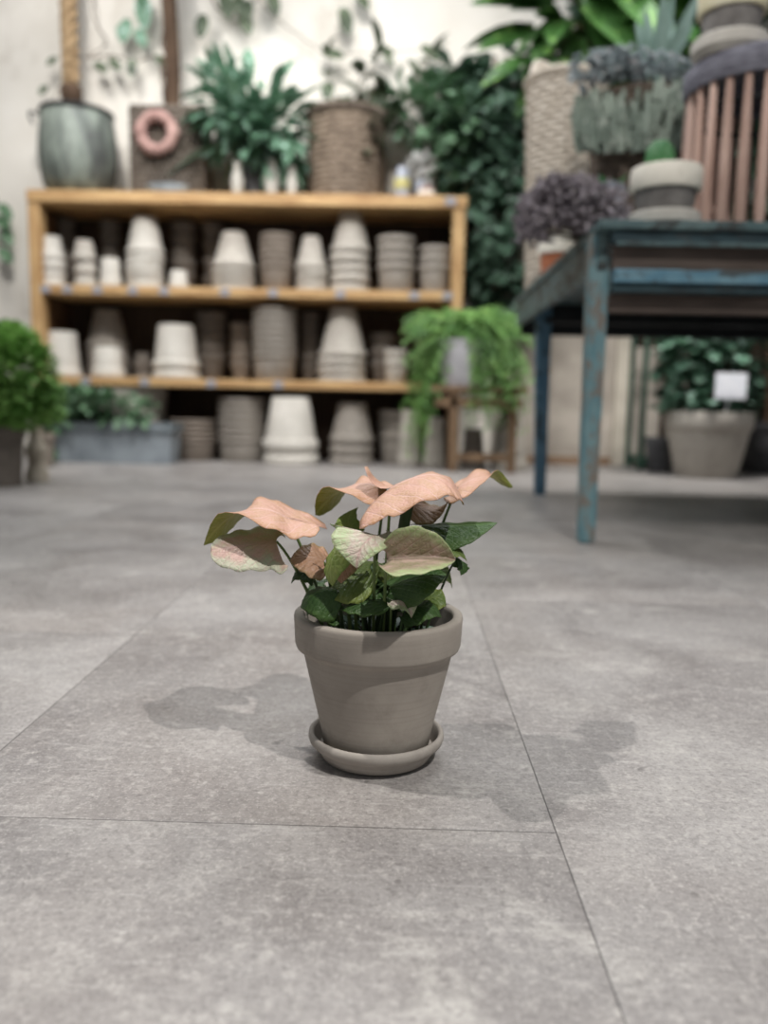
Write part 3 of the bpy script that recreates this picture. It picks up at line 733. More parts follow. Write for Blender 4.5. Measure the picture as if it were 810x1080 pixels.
for i in range(28):
    z = rnd.uniform(.05, 1.6); a = rnd.uniform(0, 6.28); tube(bm, [(.04*cos(a), .04*sin(a), z), (.058*cos(a+.5), .058*sin(a+.5), z+.06), (.04*cos(a+1), .04*sin(a+1), z+.12)], .007, 5)
o = obj('hanging_pole', bm, M['bark']); o.location = (p0.x, 5.25, p0.z); tag(o, 'dark brown bark-covered pole rising behind the pink ring wreath', 'pole')
# dark wicker box with wreath
xl, xr = at(145, 160, 5.1).x, at(216, 160, 5.1).x
zc = at(180, 114, 5.05).z-TZ
wb = thing('wicker_hamper', 'dark grey-brown wicker hamper on the shelf top behind the pink ring wreath', 'basket', ((xl+xr)/2, 5.12, TZ))
bm = bmesh.new(); hw = (xr-xl)/2; rows = 16
for i in range(rows):
    z0 = zc*i/rows; z1 = zc*(i+1)/rows; n = 26
    for face in range(4):
        pts = []
        for k in range(n+1):
            t = -1+2*k/n; off = .008*(1 if (k+i) % 2 else -1)
            if face == 0: q = (hw*t, -.12-off, 0)
            elif face == 1: q = (hw*t, .12+off, 0)
            elif face == 2: q = (-hw-off, .12*t, 0)
            else: q = (hw+off, .12*t, 0)
            pts.append((q[0], q[1], (z0+z1)/2))
        tube(bm, pts, (z1-z0)*.55, 5)
obj('woven_wall', bm, M['hamper'], wb)
bm = bmesh.new(); box(bm, -hw+.01, hw-.01, -.11, .11, .0, zc*.9); obj('lining', bm, M['shelf_back'], wb, smooth=False)
p = at(165, 140, 4.94)
bm = bmesh.new()
for i in range(34):
    a = 2*pi*i/34; rr = .092
    bmesh.ops.create_icosphere(bm, subdivisions=2, radius=.042*rnd.uniform(.9, 1.12), matrix=Matrix.Translation((rr*cos(a)*rnd.uniform(.96, 1.04), rnd.uniform(-.006, .006), rr*sin(a))) @ Matrix.Scale(.8, 4))
o = obj('ring_wreath', bm, M['pink_clay']); o.location = (p.x, 4.945, p.z); tag(o, 'dusky pink ring wreath hanging on the dark wicker hamper', 'wreath')
bm = bmesh.new(); lathe(bm, [(0, 0), (.10, 0), (.135, .03), (.14, .05), (.12, .052), (.09, .02), (0, .02)], 32)
p = at(177, 192, 4.93); o = obj('shallow_dish', bm, M['zinc']); o.location = (p.x, 4.925, TZ); o.scale = (.9, .45, 1); tag(o, 'shallow grey dish on shelf top under the pink ring wreath', 'dish')

def planter(name, label, cat, loc, potprof, potmat, foliage, fmat, stems=None, pname='planter', seg=32):
    t = thing(name, label, cat, loc)
    bm = bmesh.new(); lathe(bm, potprof, seg); obj(pname, bm, potmat, t)
    bm = bmesh.new(); foliage(bm); raw('foliage', bm, fmat, t)
    if stems:
        bm = bmesh.new(); stems(bm); obj('stems', bm, M['twig'], t)
    return t
def simple_pot(R, H, Rb=None, t=.01): return pot_profile(R, H, Rb or R*.72, H*.2, R*.08, t)[:-2]+[(R*.8, H*.85), (0, H*.87)]
def straps(n, ln, w, z0, spread=1.0, up=(.6, 1.6), seg=7, jitter=.03, bend=(.25, .7)):
    def f(bm):
        for i in range(n):
            a = rnd.uniform(0, 2*pi); d = Vector((cos(a)*spread, sin(a)*spread, rnd.uniform(*up)))
            k = rnd.uniform(.65, 1.15)
            leafcard(bm, (rnd.uniform(-jitter, jitter), rnd.uniform(-jitter, jitter), z0), d, Vector((0, 0, 1)), ln*k, w*k, rnd.uniform(*bend), seg)
    return f
# strap-leaved plant
p = at(266, 195, 5.0); potH = at(266, 152, 5.02).z-TZ
def strapfol(bm):
    straps(30, .46, .085, potH*.9, .75, (.5, 1.8), bend=(.2, .6), jitter=.05)(bm)
    straps(26, .38, .08, potH*.9, 1.2, (.1, .7), bend=(.4, .9), jitter=.06)(bm)
    bushy(bm, (0, -.02, potH+.12), (.28, .2, .2), 190, .15, .06)
    bushy(bm, (.12, -.06, potH-.02), (.2, .12, .14), 70, .15, .06, droop=.8)
    bushy(bm, (-.16, -.04, potH+.22), (.10, .1, .18), 50, .15, .06)
    for px, py in ((222, 75), (228, 95), (238, 92), (296, 78), (262, 70), (312, 150), (316, 172), (215, 130)):
        q = at(px, py, 5.0)-Vector((p.x, 5.02, TZ)); b = Vector((0, 0, potH)); tube(bm, bez(b, (b+q)*.5+Vector((0, 0, .08)), q, 8), .005, 5)
        leafcard(bm, q-(q-b).normalized()*.08, (q-b), Vector((0, -.6, 1)), .2, .085, .3, 6)
planter('strap_leaved_plant', 'bushy blue-green strap-leaved plant in dark pot on the shelf top', 'potted plant', (p.x, 5.02, TZ), simple_pot(.098, potH), M['pot_dark'], strapfol, FM['teal'])
for px, lab, s_ in ((251, 'small white ceramic vase left of the dark pot with strap-leaved plant', .9), (287, 'small white ceramic vase right of the dark pot with strap-leaved plant', 1), (308, 'small white round ceramic vase beside the tall wicker basket', .8)):
    q = at(px, 190, 4.9)
    bm = bmesh.new(); lathe(bm, [(0, 0), (.03, 0), (.036, .02), (.042, .08), (.03, .13), (.022, .17), (.028, .19), (.02, .19), (0, .17)], 24)
    o = obj('ceramic_vase', bm, CL['white']); o.location = (q.x, 4.89, TZ); o.scale = (s_, s_, s_); tag(o, lab, 'vase', 'white ceramic vases on the shelf top')
# round wicker basket
q0, q1 = at(325, 160, 5.05), at(406, 160, 5.05); R = (q1.x-q0.x)/2; hb = at(365, 120, 5.0).z-TZ
wk = thing('wicker_basket', 'round grey-brown wicker basket in the middle of the shelf top', 'basket', ((q0.x+q1.x)/2, 5.07, TZ))
bm = bmesh.new(); weave(bm, R*.95, R*.97, hb, 20, 14, .05); obj('woven_wall', bm, M['wicker_brown'], wk)
bm = bmesh.new(); braid(bm, R*.97, .022, hb); obj('braided_rim', bm, M['wicker_dark'], wk)
# twiggy plant in the basket
def twig_leafy(base, tips, fm, name, label, lw=(.15, .075), r=.006, group=None, cat='plant', per=7, parent_loc=None):
    t = thing(name, label, cat, base, group)
    bs = bmesh.new(); bl = bmesh.new()
    for q in tips:
        q = Vector(q)-Vector(base); mid = q*.5+Vector((rnd.uniform(-.08, .08), rnd.uniform(-.05, .05), .1))
        pts = bez((0, 0, 0), mid, q, 10); tube(bs, pts, r, 5, r*.5)
        for k in range(per):
            c = pts[rnd.randint(4, 10)]; leafcard(bl, c, rv()+(q.normalized())*.5, Vector((0, -.4, 1)), lw[0]*rnd.uniform(.7, 1.2), lw[1]*rnd.uniform(.7, 1.2), .3)
    obj('stems', bs, M['twig'], t); raw('foliage', bl, fm, t)
    return t
bc = Vector(((q0.x+q1.x)/2, 5.07, TZ+.03))
twig_leafy(bc, [at(x, y, 5.07+d) for x, y, d in ((345, 105, -.05), (352, 98, .05), (380, 78, 0), (398, 82, -.05), (415, 92, .05), (420, 104, 0), (388, 130, -.2), (345, 55, .05), (400, 52, 0), (455, 55, .05))], FM['olive'], 'trailing_houseplant', 'dark twiggy houseplant growing out of the round wicker basket on the shelf top', per=14)
# dark foliage plant right of basket
p = at(440, 198, 5.1)
def darkfol(bm):
    for px, py, r_, n in ((445, 120, .17, 120), (425, 110, .12, 60), (478, 128, .15, 90), (462, 98, .1, 50), (465, 165, .14, 60)):
        c = at(px, py, 5.12)-Vector((p.x, 5.14, TZ)); bushy(bm, c, (r_, r_*.8, r_), n, .09, .045)
planter('leafy_houseplant', 'dense dark green houseplant at the right end of the shelf top', 'potted plant', (p.x, 5.14, TZ), simple_pot(.085, .15), M['pot_dark'], darkfol, FM['mid'])
# small jars
def jar(px, Y, w, h, mats, lab):
    q = at(px, 200, Y)
    t = thing('glass_jar', lab, 'jar', (q.x, Y, TZ))
    bm = bmesh.new(); lathe(bm, [(0, 0), (w, 0), (w, h*.7), (w*.75, h*.82), (w*.75, h), (w*.6, h), (w*.6, h*.8), (w*.8, h*.65), (w*.8, .01), (0, .01)], 24); obj('body', bm, mats[0], t)
    bm = bmesh.new(); lathe(bm, [(w*1.01, h*.25), (w*1.03, h*.26), (w*1.03, h*.6), (w*1.01, h*.61)], 24); obj('paper_band', bm, mats[1], t)
jar(424, 4.93, .045, .17, (M['glassy'], M['yellow_lab']), 'cloudy grey glass jar with yellowish band beside the round wicker basket')
jar(450, 4.92, .05, .06, (M['pink_clay'], M['white_rim']), 'small low clay jar at the right front of the shelf top')
p = at(412, 172, 4.95)
t = thing('silver_dried_flower', 'bunch of pale silvery dried flowers in a jar at right of the shelf top', 'dried flowers', (at(444, 198, 4.99).x, 5.0, TZ))
bm = bmesh.new(); lathe(bm, [(0, 0), (.035, 0), (.038, .1), (.03, .12), (.024, .12), (.03, .1), (0, .02)], 20); obj('jar_body', bm, M['glassy'], t)
bm = bmesh.new()
for i in range(70): 
    v = rv(); bmesh.ops.create_icosphere(bm, subdivisions=1, radius=.014, matrix=Matrix.Translation((v.x*.10, v.y*.05, .17+v.z*.11)))
obj('flower_heads', bm, FM['white'], t)
bm = bmesh.new()
for i in range(14): v = rv(); tube(bm, [(0, 0, .08), (v.x*.07, v.y*.04, .2+v.z*.08)], .003, 4)
obj('stems', bm, M['twig'], t)

# ------------------------------------------------------------------ ivy on the wall right of the shelf
iv = thing('climbing_ivy', 'dark green climbing ivy hanging down the wall right of the shelving unit', 'ivy', (.55, 5.3, 0))
bl = bmesh.new(); bs = bmesh.new()
for px, py, rx, rz, n in ((505, 110, 48, 40, 180), (535, 105, 40, 50, 150), (505, 165, 35, 50, 150), (540, 190, 32, 60, 120), (515, 240, 28, 55, 110), (530, 300, 36, 50, 120), (480, 95, 25, 25, 60), (560, 140, 30, 60, 80)):
    c = at(px, py, 5.2)-Vector((.55, 5.3, 0)); bushy(bl, c, (rx*.0058, .10, rz*.0058), n, .12, .09, bend=.3, droop=.9)
for i in range(9):
    x = rnd.uniform(500, 560); a = at(x, 60, 5.3)-Vector((.55, 5.3, 0)); b = at(x+rnd.uniform(-20, 15), rnd.uniform(250, 350), 5.22)-Vector((.55, 5.3, 0)); tube(bs, bez(a, (a+b)/2+Vector((.1, -.05, 0)), b, 10), .008, 5)
raw('foliage', bl, FM['dark'], iv); obj('stems', bs, M['twig'], iv)
# vines on the upper wall
def vine(pts, leaves, label, fm, r=.006, Y=5.34, lw=(.17, .09), cat='vine'):
    P = [at(x, y, Y) for x, y in pts]; base = P[0]
    t = thing('hanging_vine', label, cat, base)
    bs = bmesh.new(); Q = []
    for i in range(len(P)-1): Q += [P[i].lerp(P[i+1], k/6)+Vector((rnd.uniform(-.01, .01), rnd.uniform(-.02, 0), rnd.uniform(-.01, .01)))-base for k in range(6)]
    Q.append(P[-1]-base); tube(bs, Q, r, 6, r*.6); obj('stem', bs, M['twig'], t)
    bl = bmesh.new()
    for (x, y, dx, dy, s_) in leaves:
        a = at(x, y, Y-.03)-base; d = at(x+dx, y+dy, Y-.08)-at(x, y, Y-.03)
        leafcard(bl, a, d, Vector((.2, -1, .4)), max(lw[0], d.length)*s_, lw[1]*s_, .15, 6)
    raw('foliage', bl, fm, t); return t
vine([(95, -30), (100, 20), (112, 45), (96, 62)], [(150, -8, 2, 34, 1.1), (135, 20, -8, 26, .9), (145, 30, 8, 20, .8), (128, 25, 0, 20, .7)], 'vine with a bright teal leaf on the wall between rope and pole', FM['teal'])
vine([(88, 62), (120, 60), (145, 66), (165, 60), (172, 64)], [(100, 66, 12, 8, .7), (116, 62, 10, 10, .7), (140, 62, -3, 24, .7), (165, 58, 8, 12, .6)], 'thin twiggy vine running across the wall above the pink ring wreath', FM['olive'], .007)
vine([(205, -30), (235, 15), (262, 10), (285, -20)], [(236, -8, 6, 26, 1.), (250, -5, 8, 25, .9), (215, 15, -5, 25, .9), (256, 12, 8, 24, .9), (285, -10, 8, 28, .9), (262, 0, -2, 20, .8)], 'dark leafy vine on the wall above the strap-leaved plant', FM['olive'], .008)
vine([(262, -20), (290, 20), (330, 48), (345, 60), (400, 55), (450, 52)], [(362, 8, 6, 26, 1.), (375, -12, 14, 20, .9), (340, 55, 18, 2, .9), (395, 52, 18, 2, .8), (445, 48, 16, 12, .9)], 'long thin bare vine on the bright wall above the round wicker basket', FM['olive'], .004)
vine([(-6, 205), (4, 230), (2, 262), (6, 280)], [(0, 215, 12, 16, .8), (4, 240, 8, 20, .8), (0, 262, 12, 14, .8), (-4, 230, 10, 6, .8)], 'leafy vine hanging at the left edge beside the shelving unit', FM['mid'], .006, 5.34)
vine([(70, 5), (85, 60), (60, 100), (45, 125)], [(60, 60, -14, 10, .5), (50, 90, -12, 12, .5), (55, 120, -16, 6, .5)], 'fine pale twig on the wall left of the patinated cauldron', FM['olive'], .004)

# ------------------------------------------------------------------ left floor group
p = fl(58, 489); TY0 = 4.62
xl, xr = at(57, 470, TY0).x, at(181, 470, TY0).x; tz = at(120, 446, TY0).z
tr = thing('zinc_trough', 'long grey zinc planter trough with leafy green plants on the floor by the shelf', 'planter', ((xl+xr)/2, TY0+.10, 0))
hw = (xr-xl)/2; bm = bmesh.new()
def frus(bm, h0, d0, h1, d1, z0, z1):
    v = [bm.verts.new((sx*h, sy*d, z)) for (h, d, z) in ((h0, d0, z0), (h1, d1, z1)) for sx, sy in ((-1, -1), (1, -1), (1, 1), (-1, 1))]
    bm.faces.new(v[:4][::-1]); bm.faces.new(v[4:])
    for k in range(4): bm.faces.new((v[k], v[(k+1) % 4], v[4+(k+1) % 4], v[4+k]))
frus(bm, hw*.965, .088, hw, .10, 0, tz-.02); obj('tray', bm, M['zinc'], tr, smooth=False)
bm = bmesh.new()
for (x0, x1, y0, y1) in ((-hw-.012, hw+.012, -.114, -.086), (-hw-.012, hw+.012, .086, .114), (-hw-.012, -hw+.016, -.086, .086), (hw-.016, hw+.012, -.086, .086)): box(bm, x0, x1, y0, y1, tz-.045, tz)
obj('rolled_rim', bm, M['zinc_dark'], tr, smooth=False)
bm = bmesh.new()
for px, py, rx, rz, n in ((70, 425, .10, .10, 60), (95, 428, .12, .07, 70), (120, 430, .12, .06, 60), (145, 432, .08, .05, 40), (62, 440, .08, .08, 40), (55, 462, .06, .09, 34)):
    c = at(px, py, TY0+.06)-Vector(tr.location); bushy(bm, c, (rx, .09, rz), n, .085, .05)
raw('foliage', bm, FM['mid'], tr)
# topiary
p = fl(2, 515)
R = at(25, 455, 3.2).x-at(2, 455, 3.2).x
tp = thing('clipped_bush', 'round clipped green bush in a grey pot at the left edge', 'potted plant', (at(-2, 480, 3.3).x, 3.3, 0))
zt = at(2, 450, 3.2).z
bm = bmesh.new(); lathe(bm, simple_pot(.105, zt, .085), 32); obj('planter', bm, CL['dark'], tp)
bm = bmesh.new(); c = at(4, 398, 3.3)-Vector(tp.location); bushy(bm, c, (.195, .18, .205), 3000, .034, .016, bias=.3); bushy(bm, c, (.16, .15, .17), 900, .05, .03, bias=None)
c = at(50, 425, 3.35)-Vector(tp.location); bushy(bm, c, (.06, .07, .08), 260, .034, .016)
raw('foliage', bm, FM['box'], tp)
bm = bmesh.new(); tube(bm, [(0, 0, zt*.85), (0, 0, c.z)], .012, 8); obj('trunk', bm, M['bark'], tp)
# stone stacked ornament
p = fl(30, 512); Y = 3.5
q = at(31, 480, Y); R = (at(44, 480, Y).x-at(20, 480, Y).x)/2; zt = at(31, 448, Y).z
bm = bmesh.new()
prof = [(0, 0), (R, 0), (R, zt*.18), (R*.8, zt*.25), (R*.72, zt*.4), (R*.95, zt*.5), (R*.95, zt*.6), (R*.6, zt*.7), (R*.5, zt*.88), (R*.62, zt*.95), (R*.55, zt), (0, zt)]
lathe(bm, prof, 24); o = obj('stone_finial', bm, M['stone']); o.location = (q.x+.03, Y, 0); tag(o, 'pale turned stone finial standing on the floor right of the clipped bush pot', 'ornament')
bm = bmesh.new(); lathe(bm, pot_profile(.06, .17, .045, .04, .006, .006), 24); o = obj('flowerpot', bm, M['terracotta'] if False else CL['brown']); q = at(46, 470, 4.3); o.location = (q.x, 4.3, 0); tag(o, 'small brown clay pot between the stone finial and the zinc trough', 'pot')

# ------------------------------------------------------------------ plant stand with fern (right of the shelf)
SYF = 4.55
g = lambda x, y, Y=SYF: at(x, y, Y)
xl, xr = g(452, 430).x, g(556, 430).x; zt = g(500, 408).z
std = thing('wooden_plant_stand', 'low old brown timber stand under the trailing bright green plant', 'stand', ((xl+xr)/2, SYF+.12, 0))
ox = std.location.x
bm = bmesh.new(); box(bm, xl-ox, xr-ox, -.16, .16, zt-.03, zt, .003); obj('top_board', bm, M['old_wood'], std, smooth=False)
bm = bmesh.new(); box(bm, xl-ox+.03, xr-ox-.03, -.15, -.12, zt-.11, zt-.06, .003); obj('rail', bm, M['old_wood'], std, smooth=False)
for px in (478, 540):
    for sy in (-.13, .13):
        x = g(px, 450).x-ox; bm = bmesh.new(); box(bm, x-.022, x+.022, sy-.02, sy+.02, 0, zt-.03, .003); obj('leg', bm, M['old_wood'], std, smooth=False)
bm = bmesh.new(); box(bm, g(478, 450).x-ox+.022, g(540, 450).x-ox-.022, -.14, -.12, .06, .1, .003); obj('rail', bm, M['old_wood'], std, smooth=False)
fe = thing('trailing_fern', 'bright green feathery trailing plant in whitish tub on the timber stand', 'potted plant', (g(490, 400).x, SYF+.1, zt))
hp = g(480, 358).z-zt
bm = bmesh.new(); lathe(bm, [(0, 0), (.12, 0), (.125, .01), (.15, hp-.02), (.157, hp-.015), (.157, hp), (.147, hp), (.14, hp-.03), (0, hp-.03)], 36); obj('tub', bm, M['white_zinc'], fe)
bm = bmesh.new(); o_ = Vector(fe.location)
for i in range(380):
    # arching feathery strands that spill over the rim on all sides
    px = rnd.uniform(425, 565); base = Vector((rnd.uniform(-.1, .14), rnd.uniform(-.11, .11), hp-.02))
    side = rnd.random()
    ex = g(px, 340).x-o_.x; ey = rnd.uniform(-.24, .12)
    if 450 < px < 495 and ey < -.12: ey = rnd.uniform(-.05, .12)
    low = {0: rnd.uniform(360, 480) if px < 462 else rnd.uniform(360, 455)}[0]
    if 455 < px < 492: low = rnd.uniform(335, 375)
    if rnd.random() < .35: low = rnd.uniform(335, 360)
    ez = g(px, low).z-zt
    end = Vector((ex, ey, ez)); top = Vector(((base.x+ex)/2, (base.y+ey)/2, max(hp, ez)+rnd.uniform(.05, .16)))
    pts = bez(base, top, end, 12); tube(bm, pts, .002, 4)
    for k in range(3, 13):
        d = (pts[k]-pts[k-1]).normalized()
        for sgn in (-1, 1):
            sd = d.cross(Vector((0, -.6, .8))).normalized()*sgn
            leafcard(bm, pts[k], sd+d*.7+rv()*.3, Vector((0, -.3, 1)), .042, .013, .3, 2)
raw('foliage', bm, FM['bright'], fe)
for px0, px1, pt, Yv, tone, lab in ((446, 476, 440, 4.9, 'pale', 'upturned pale pot left on the floor behind the timber stand'), (486, 512, 452, 4.8, 'dark', 'upturned dark pot on the floor under the timber stand'), (518, 556, 440, 4.78, 'pale', 'upturned pale pot on the floor under the right of timber stand')):
    R = (at(px1, 470, Yv).x-at(px0, 470, Yv).x)/2; Hh = at(px0, pt, Yv).z
    pr_ = [(r, Hh-z) for r, z in pot_profile(R, Hh, R*.7, Hh*.22, R*.08, .008)]
    bm = bmesh.new(); lathe(bm, pr_, 32); o = obj('flowerpot', bm, CL[tone]); o.location = (at((px0+px1)/2, 470, Yv).x, Yv, .0005); tag(o, lab, 'pot', 'upturned pots around the timber stand')

# ------------------------------------------------------------------ table
TT = .812; TX0, TX1, TYF, TYB = .475, 2.35, 2.12, 3.68
tb = thing('workbench_table', 'old worn blue painted workbench table at the right holding baskets and pots', 'table', (TX0, TYF, 0))
def tbox(name, mat, x0, x1, y0, y1, z0, z1, bev=.003):
    bm = bmesh.new(); box(bm, x0-TX0, x1-TX0, y0-TYF, y1-TYF, z0, z1, bev); return obj(name, bm, mat, tb, smooth=False)
tbox('table_top', M['top_dark'], TX0, TX1, TYF, TYB, TT-.022, TT)
tbox('upper_rail', M['teal_dark'], TX0+.035, TX1, TYF+.012, TYF+.045, .758, TT-.022)
tbox('edge_strip', M['top_dark'], TX0+.045, TX1, TYF+.006, TYF+.012, .752, .762, .001)
tbox('front_board', M['apron_brown'], TX0+.045, TX1, TYF+.03, TYF+.055, .697, .758)
tbox('lower_rail', M['rail_blue'], TX0+.045, TX1, TYF+.01, TYF+.05, .664, .697)
tbox('under_rail', M['teal_dark'], TX0+.045, TX1, TYF+.02, TYF+.05, .642, .664)
tbox('front_board', M['apron_brown'], TX0+.045, TX1, TYF+.05, TYF+.075, .595, .642)
tbox('side_apron', M['top_dark'], TX0+.01, TX0+.035, TYF+.05, TYB-.02, .70, TT-.022)
tbox('back_apron', M['black_metal'], TX0+.03, TX1, TYB-.05, TYB-.02, .66, TT-.022)
zb = at(690, 340, TYB-.3).z
tbox('back_stretcher', M['black_metal'], .56, TX1, TYB-.32, TYB-.295, zb-.012, zb+.012)
def tleg(x, y, xb, yb, w0, w1, mat, top):
    bm = bmesh.new(); v = []
    for (cx, cy, w, z) in ((xb, yb, w1, 0), (x, y, w0, top)):
        v += [bm.verts.new((cx+sx*w-TX0, cy+sy*w-TYF, z)) for sx, sy in ((-1, -1), (1, -1), (1, 1), (-1, 1))]
    bm.faces.new(v[:4][::-1]); bm.faces.new(v[4:])
    for k in range(4): bm.faces.new((v[k], v[(k+1) % 4], v[4+(k+1) % 4], v[4+k]))
    bmesh.ops.recalc_face_normals(bm, faces=bm.faces)
    bmesh.ops.bevel(bm, geom=list(bm.edges), offset=.004, segments=2, affect='EDGES')
    obj('leg', bm, mat, tb, smooth=False)
a = at(632, 262, 2.19)
tleg(a.x, 2.20, .497, 2.20, .026, .0215, M['leg_blue'], TT-.022)
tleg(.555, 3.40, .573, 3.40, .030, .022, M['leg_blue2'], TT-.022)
tleg(2.28, 2.20, 2.28, 2.20, .034, .0215, M['leg_blue'], TT-.022)
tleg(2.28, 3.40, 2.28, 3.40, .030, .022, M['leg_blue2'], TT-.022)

# ------------------------------------------------------------------ on the table
Y = 3.46
c = at(590, 200, Y); ztop = at(590, 88, Y).z; Hb = ztop-TT-.001
wp = thing('willow_basket', 'tall pale willow basket at the back left of the blue table', 'basket', (c.x+.01, Y, TT+.001))
bm = bmesh.new(); weave(bm, .125, .152, Hb, 14, 38, .075); obj('woven_wall', bm, M['wicker_pale'], wp)
bm = bmesh.new(); braid(bm, .15, .016, Hb); obj('braided_rim', bm, M['wicker_pale'], wp)
bm = bmesh.new(); tube(bm, bez((-.125, -.03, Hb-.12), (-.15, -.02, Hb+.10), (-.09, .0, Hb+.06), 8)+bez((-.09, 0, Hb+.06), (-.05, .02, Hb+.06), (-.1, .1, Hb-.05), 8)[1:], .02, 8); obj('handle', bm, M['wicker_pale'], wp)
# small terracotta pot with pale rim
Y = 3.17; c = at(568, 262, Y); h = at(568, 249, Y).z-TT
t = thing('small_pot', 'small orange terracotta pot with pale rim at the left edge of the blue table', 'pot', (max(c.x, .565), Y, TT+.001))
bm = bmesh.new(); lathe(bm, [(0, 0), (.058, 0), (.068, h*.6), (.065, h*.6), (.05, .02), (0, .02)], 32); obj('body', bm, M['terracotta'], t)
bm = bmesh.new(); lathe(bm, [(.064, h*.58), (.076, h*.6), (.079, h*.95), (.076, h), (.066, h), (.062, h*.62), (.064, h*.58)], 32); obj('rim', bm, M['white_rim'], t)
# lavender
base = Vector((.60, 2.62, TT))
lv = thing('lavender_bunch', 'dried grey-purple lavender bunch spilling over the left corner of the blue table', 'dried flowers', base)
bm = bmesh.new(); bs = bmesh.new()
for i in range(1500):
    px = rnd.gauss(598, 27)
    if px < 548 or px > 664: px = rnd.uniform(550, 660)
    e = (px-600)/55.0
    top = 190+14*e*e+(10 if e < -.6 else 0); bot = 232+(22 if px < 575 else 14 if px > 610 else 4)
    py = top+(bot-top)*rnd.random()**1.15
    q = at(px, py, rnd.uniform(2.28, 2.75))-base
    if q.z < .012 and q.x > -.125 and q.y > -.49: q.z = rnd.uniform(.015, .08)
    d = ((q-Vector((.05, .1, .02))).normalized()*.5+rv()).normalized()
    L = rnd.uniform(.018, .034)
    tube(bm, [q, q+d*L*.5, q+d*L], .0075, 5, .0035)
    if i % 6 == 0: tube(bs, bez((.08, .12, .015), (q*.5+Vector((.03, .08, .06))), q, 6), .0018, 4)
obj('flower_spikes', bm, FM['lav'], lv); obj('stems', bs, M['twig'], lv)
# dark wicker basket with succulents
Y = 2.95; c = at(668, 190, Y); ztop = at(668, 105, Y).z; Hb = ztop-TT-.001
db = thing('dark_wicker_basket', 'dark brown wicker basket behind the cactus pot, topped with grey succulents', 'basket', (c.x, Y, TT+.001))
bm = bmesh.new(); weave(bm, .12, .155, Hb, 14, 18, .05); obj('woven_wall', bm, M['wicker_dark'], db)
sg = thing('finger_succulent', 'mound of upright grey-green finger succulents in the dark wicker basket', 'succulent', (c.x, Y, TT+Hb*.7))
bm = bmesh.new(); o_ = Vector(sg.location)
for i in range(330):
    px = rnd.uniform(608, 736); py = rnd.uniform(92, 152)
    if px < 685: py = rnd.uniform(112, 152)
    u = (px-672)/64; dY = -.20*math.sqrt(max(0, 1-u*u*.9))*rnd.uniform(.55, 1.0)
    q = at(px, py+10, Y+dY)-o_
    L = rnd.uniform(.05, .09); d = (Vector((u*.2, -.12, 1))+rv()*.2).normalized()
    tube(bm, [q, q+d*L*.4, q+d*L*.85, q+d*L], .010, 6, .005)
obj('fingers', bm, FM['sage'], sg)
bm = bmesh.new(); lathe(bm, [(0, -.06), (.11, -.06), (.15, .02), (.165, .09), (.12, .15), (0, .17)], 24); obj('root_ball', bm, M['soil'], sg)
bg = thing('blue_sedum', 'blue-grey sedum clump lying on top of the grey-green finger succulents', 'succulent', at(655, 90, Y+.05))
bm = bmesh.new(); o_ = Vector(bg.location)
for px, py, rx, rz, n in ((620, 70, .055, .05, 34), (640, 64, .06, .045, 40), (665, 64, .06, .04, 40), (695, 68, .06, .04, 36), (722, 76, .04, .035, 22)):
    cc = at(px, py+4, Y-.10)-o_
    for i in range(n):
        v = rv(); q = cc+Vector((v.x*rx, v.y*.09, v.z*rz)); ax = (v+Vector((0, -.3, .6))).normalized()
        e1 = ax.cross(Vector((.3, .8, .1))).normalized(); e2 = ax.cross(e1)
        for k in range(9):
            a = k*2.4; leafcard(bm, q, (e1*cos(a)+e2*sin(a))+ax*(.3+k*.12), ax, .026-.0015*k, .017, -.2, 3)
raw('foliage', bm, FM['blue'], bg)
# glass pot with small succulent
Y = 2.60; c = at(640, 215, Y); h = at(640, 196, Y).z-TT
gp = thing('small_succulent', 'small green succulent in cloudy glass pot left of the cactus pot', 'potted plant', (c.x, Y, TT+.001))
bm = bmesh.new(); lathe(bm, [(0, 0), (.045, 0), (.052, h*.9), (.05, h), (.044, h), (.04, h*.8), (0, h*.75)], 28); obj('planter', bm, M['glassy'], gp)
bm = bmesh.new(); straps(26, .07, .022, h*.8, .8, (.6, 2.4), 4, .02)(bm); raw('foliage', bm, FM['cactus'], gp)
# cactus pot
def banded_pot(name, label, loc, w, H, sau, matrim, cat='potted plant'):
    t = thing(name, label, cat, loc)
    hs = H*.28
    bm = bmesh.new(); lathe(bm, [(0, 0), (sau*.85, 0), (sau, hs*.35), (sau, hs*.9), (sau*.95, hs), (sau*.88, hs*.9), (sau*.8, hs*.5), (0, hs*.5)], 40); obj('saucer', bm, CL['white'], t)
    z = hs*.52
    bm = bmesh.new(); lathe(bm, [(0, z), (w*.74, z), (w*.88, H*.64), (w*.8, H*.64), (w*.66, z+.01), (0, z+.01)], 40); obj('body', bm, M['grey_body'], t)
    bm = bmesh.new(); lathe(bm, [(w*.80, H*.63), (w*.97, H*.64), (w, H*.68), (w, H*.93), (w*.96, H), (w*.86, H), (w*.82, H*.9), (0, H*.88)], 40); obj('rim', bm, matrim, t)
    return t
Y = 2.27; c = at(702, 200, Y); w = (at(739, 180, Y).x-at(665, 180, Y).x)/2; H = at(702, 163, Y-w).z-TT-.012
cpot = banded_pot('potted_cactus', 'grey pot with white rim, saucer and small cactus on the blue table front', (c.x, Y, TT+.001), w, H, w*1.02, M['white_rim'])
bm = bmesh.new()
lathe(bm, [(0, H*.86), (.03, H*.86), (.036, H+.02), (.032, H+.05), (.018, H+.068), (0, H+.072)], 30, c=(-.02, 0, 0), wob=lambda a, z: .09*sin(a*10)); obj('cactus', bm, FM['cactus'], cpot)
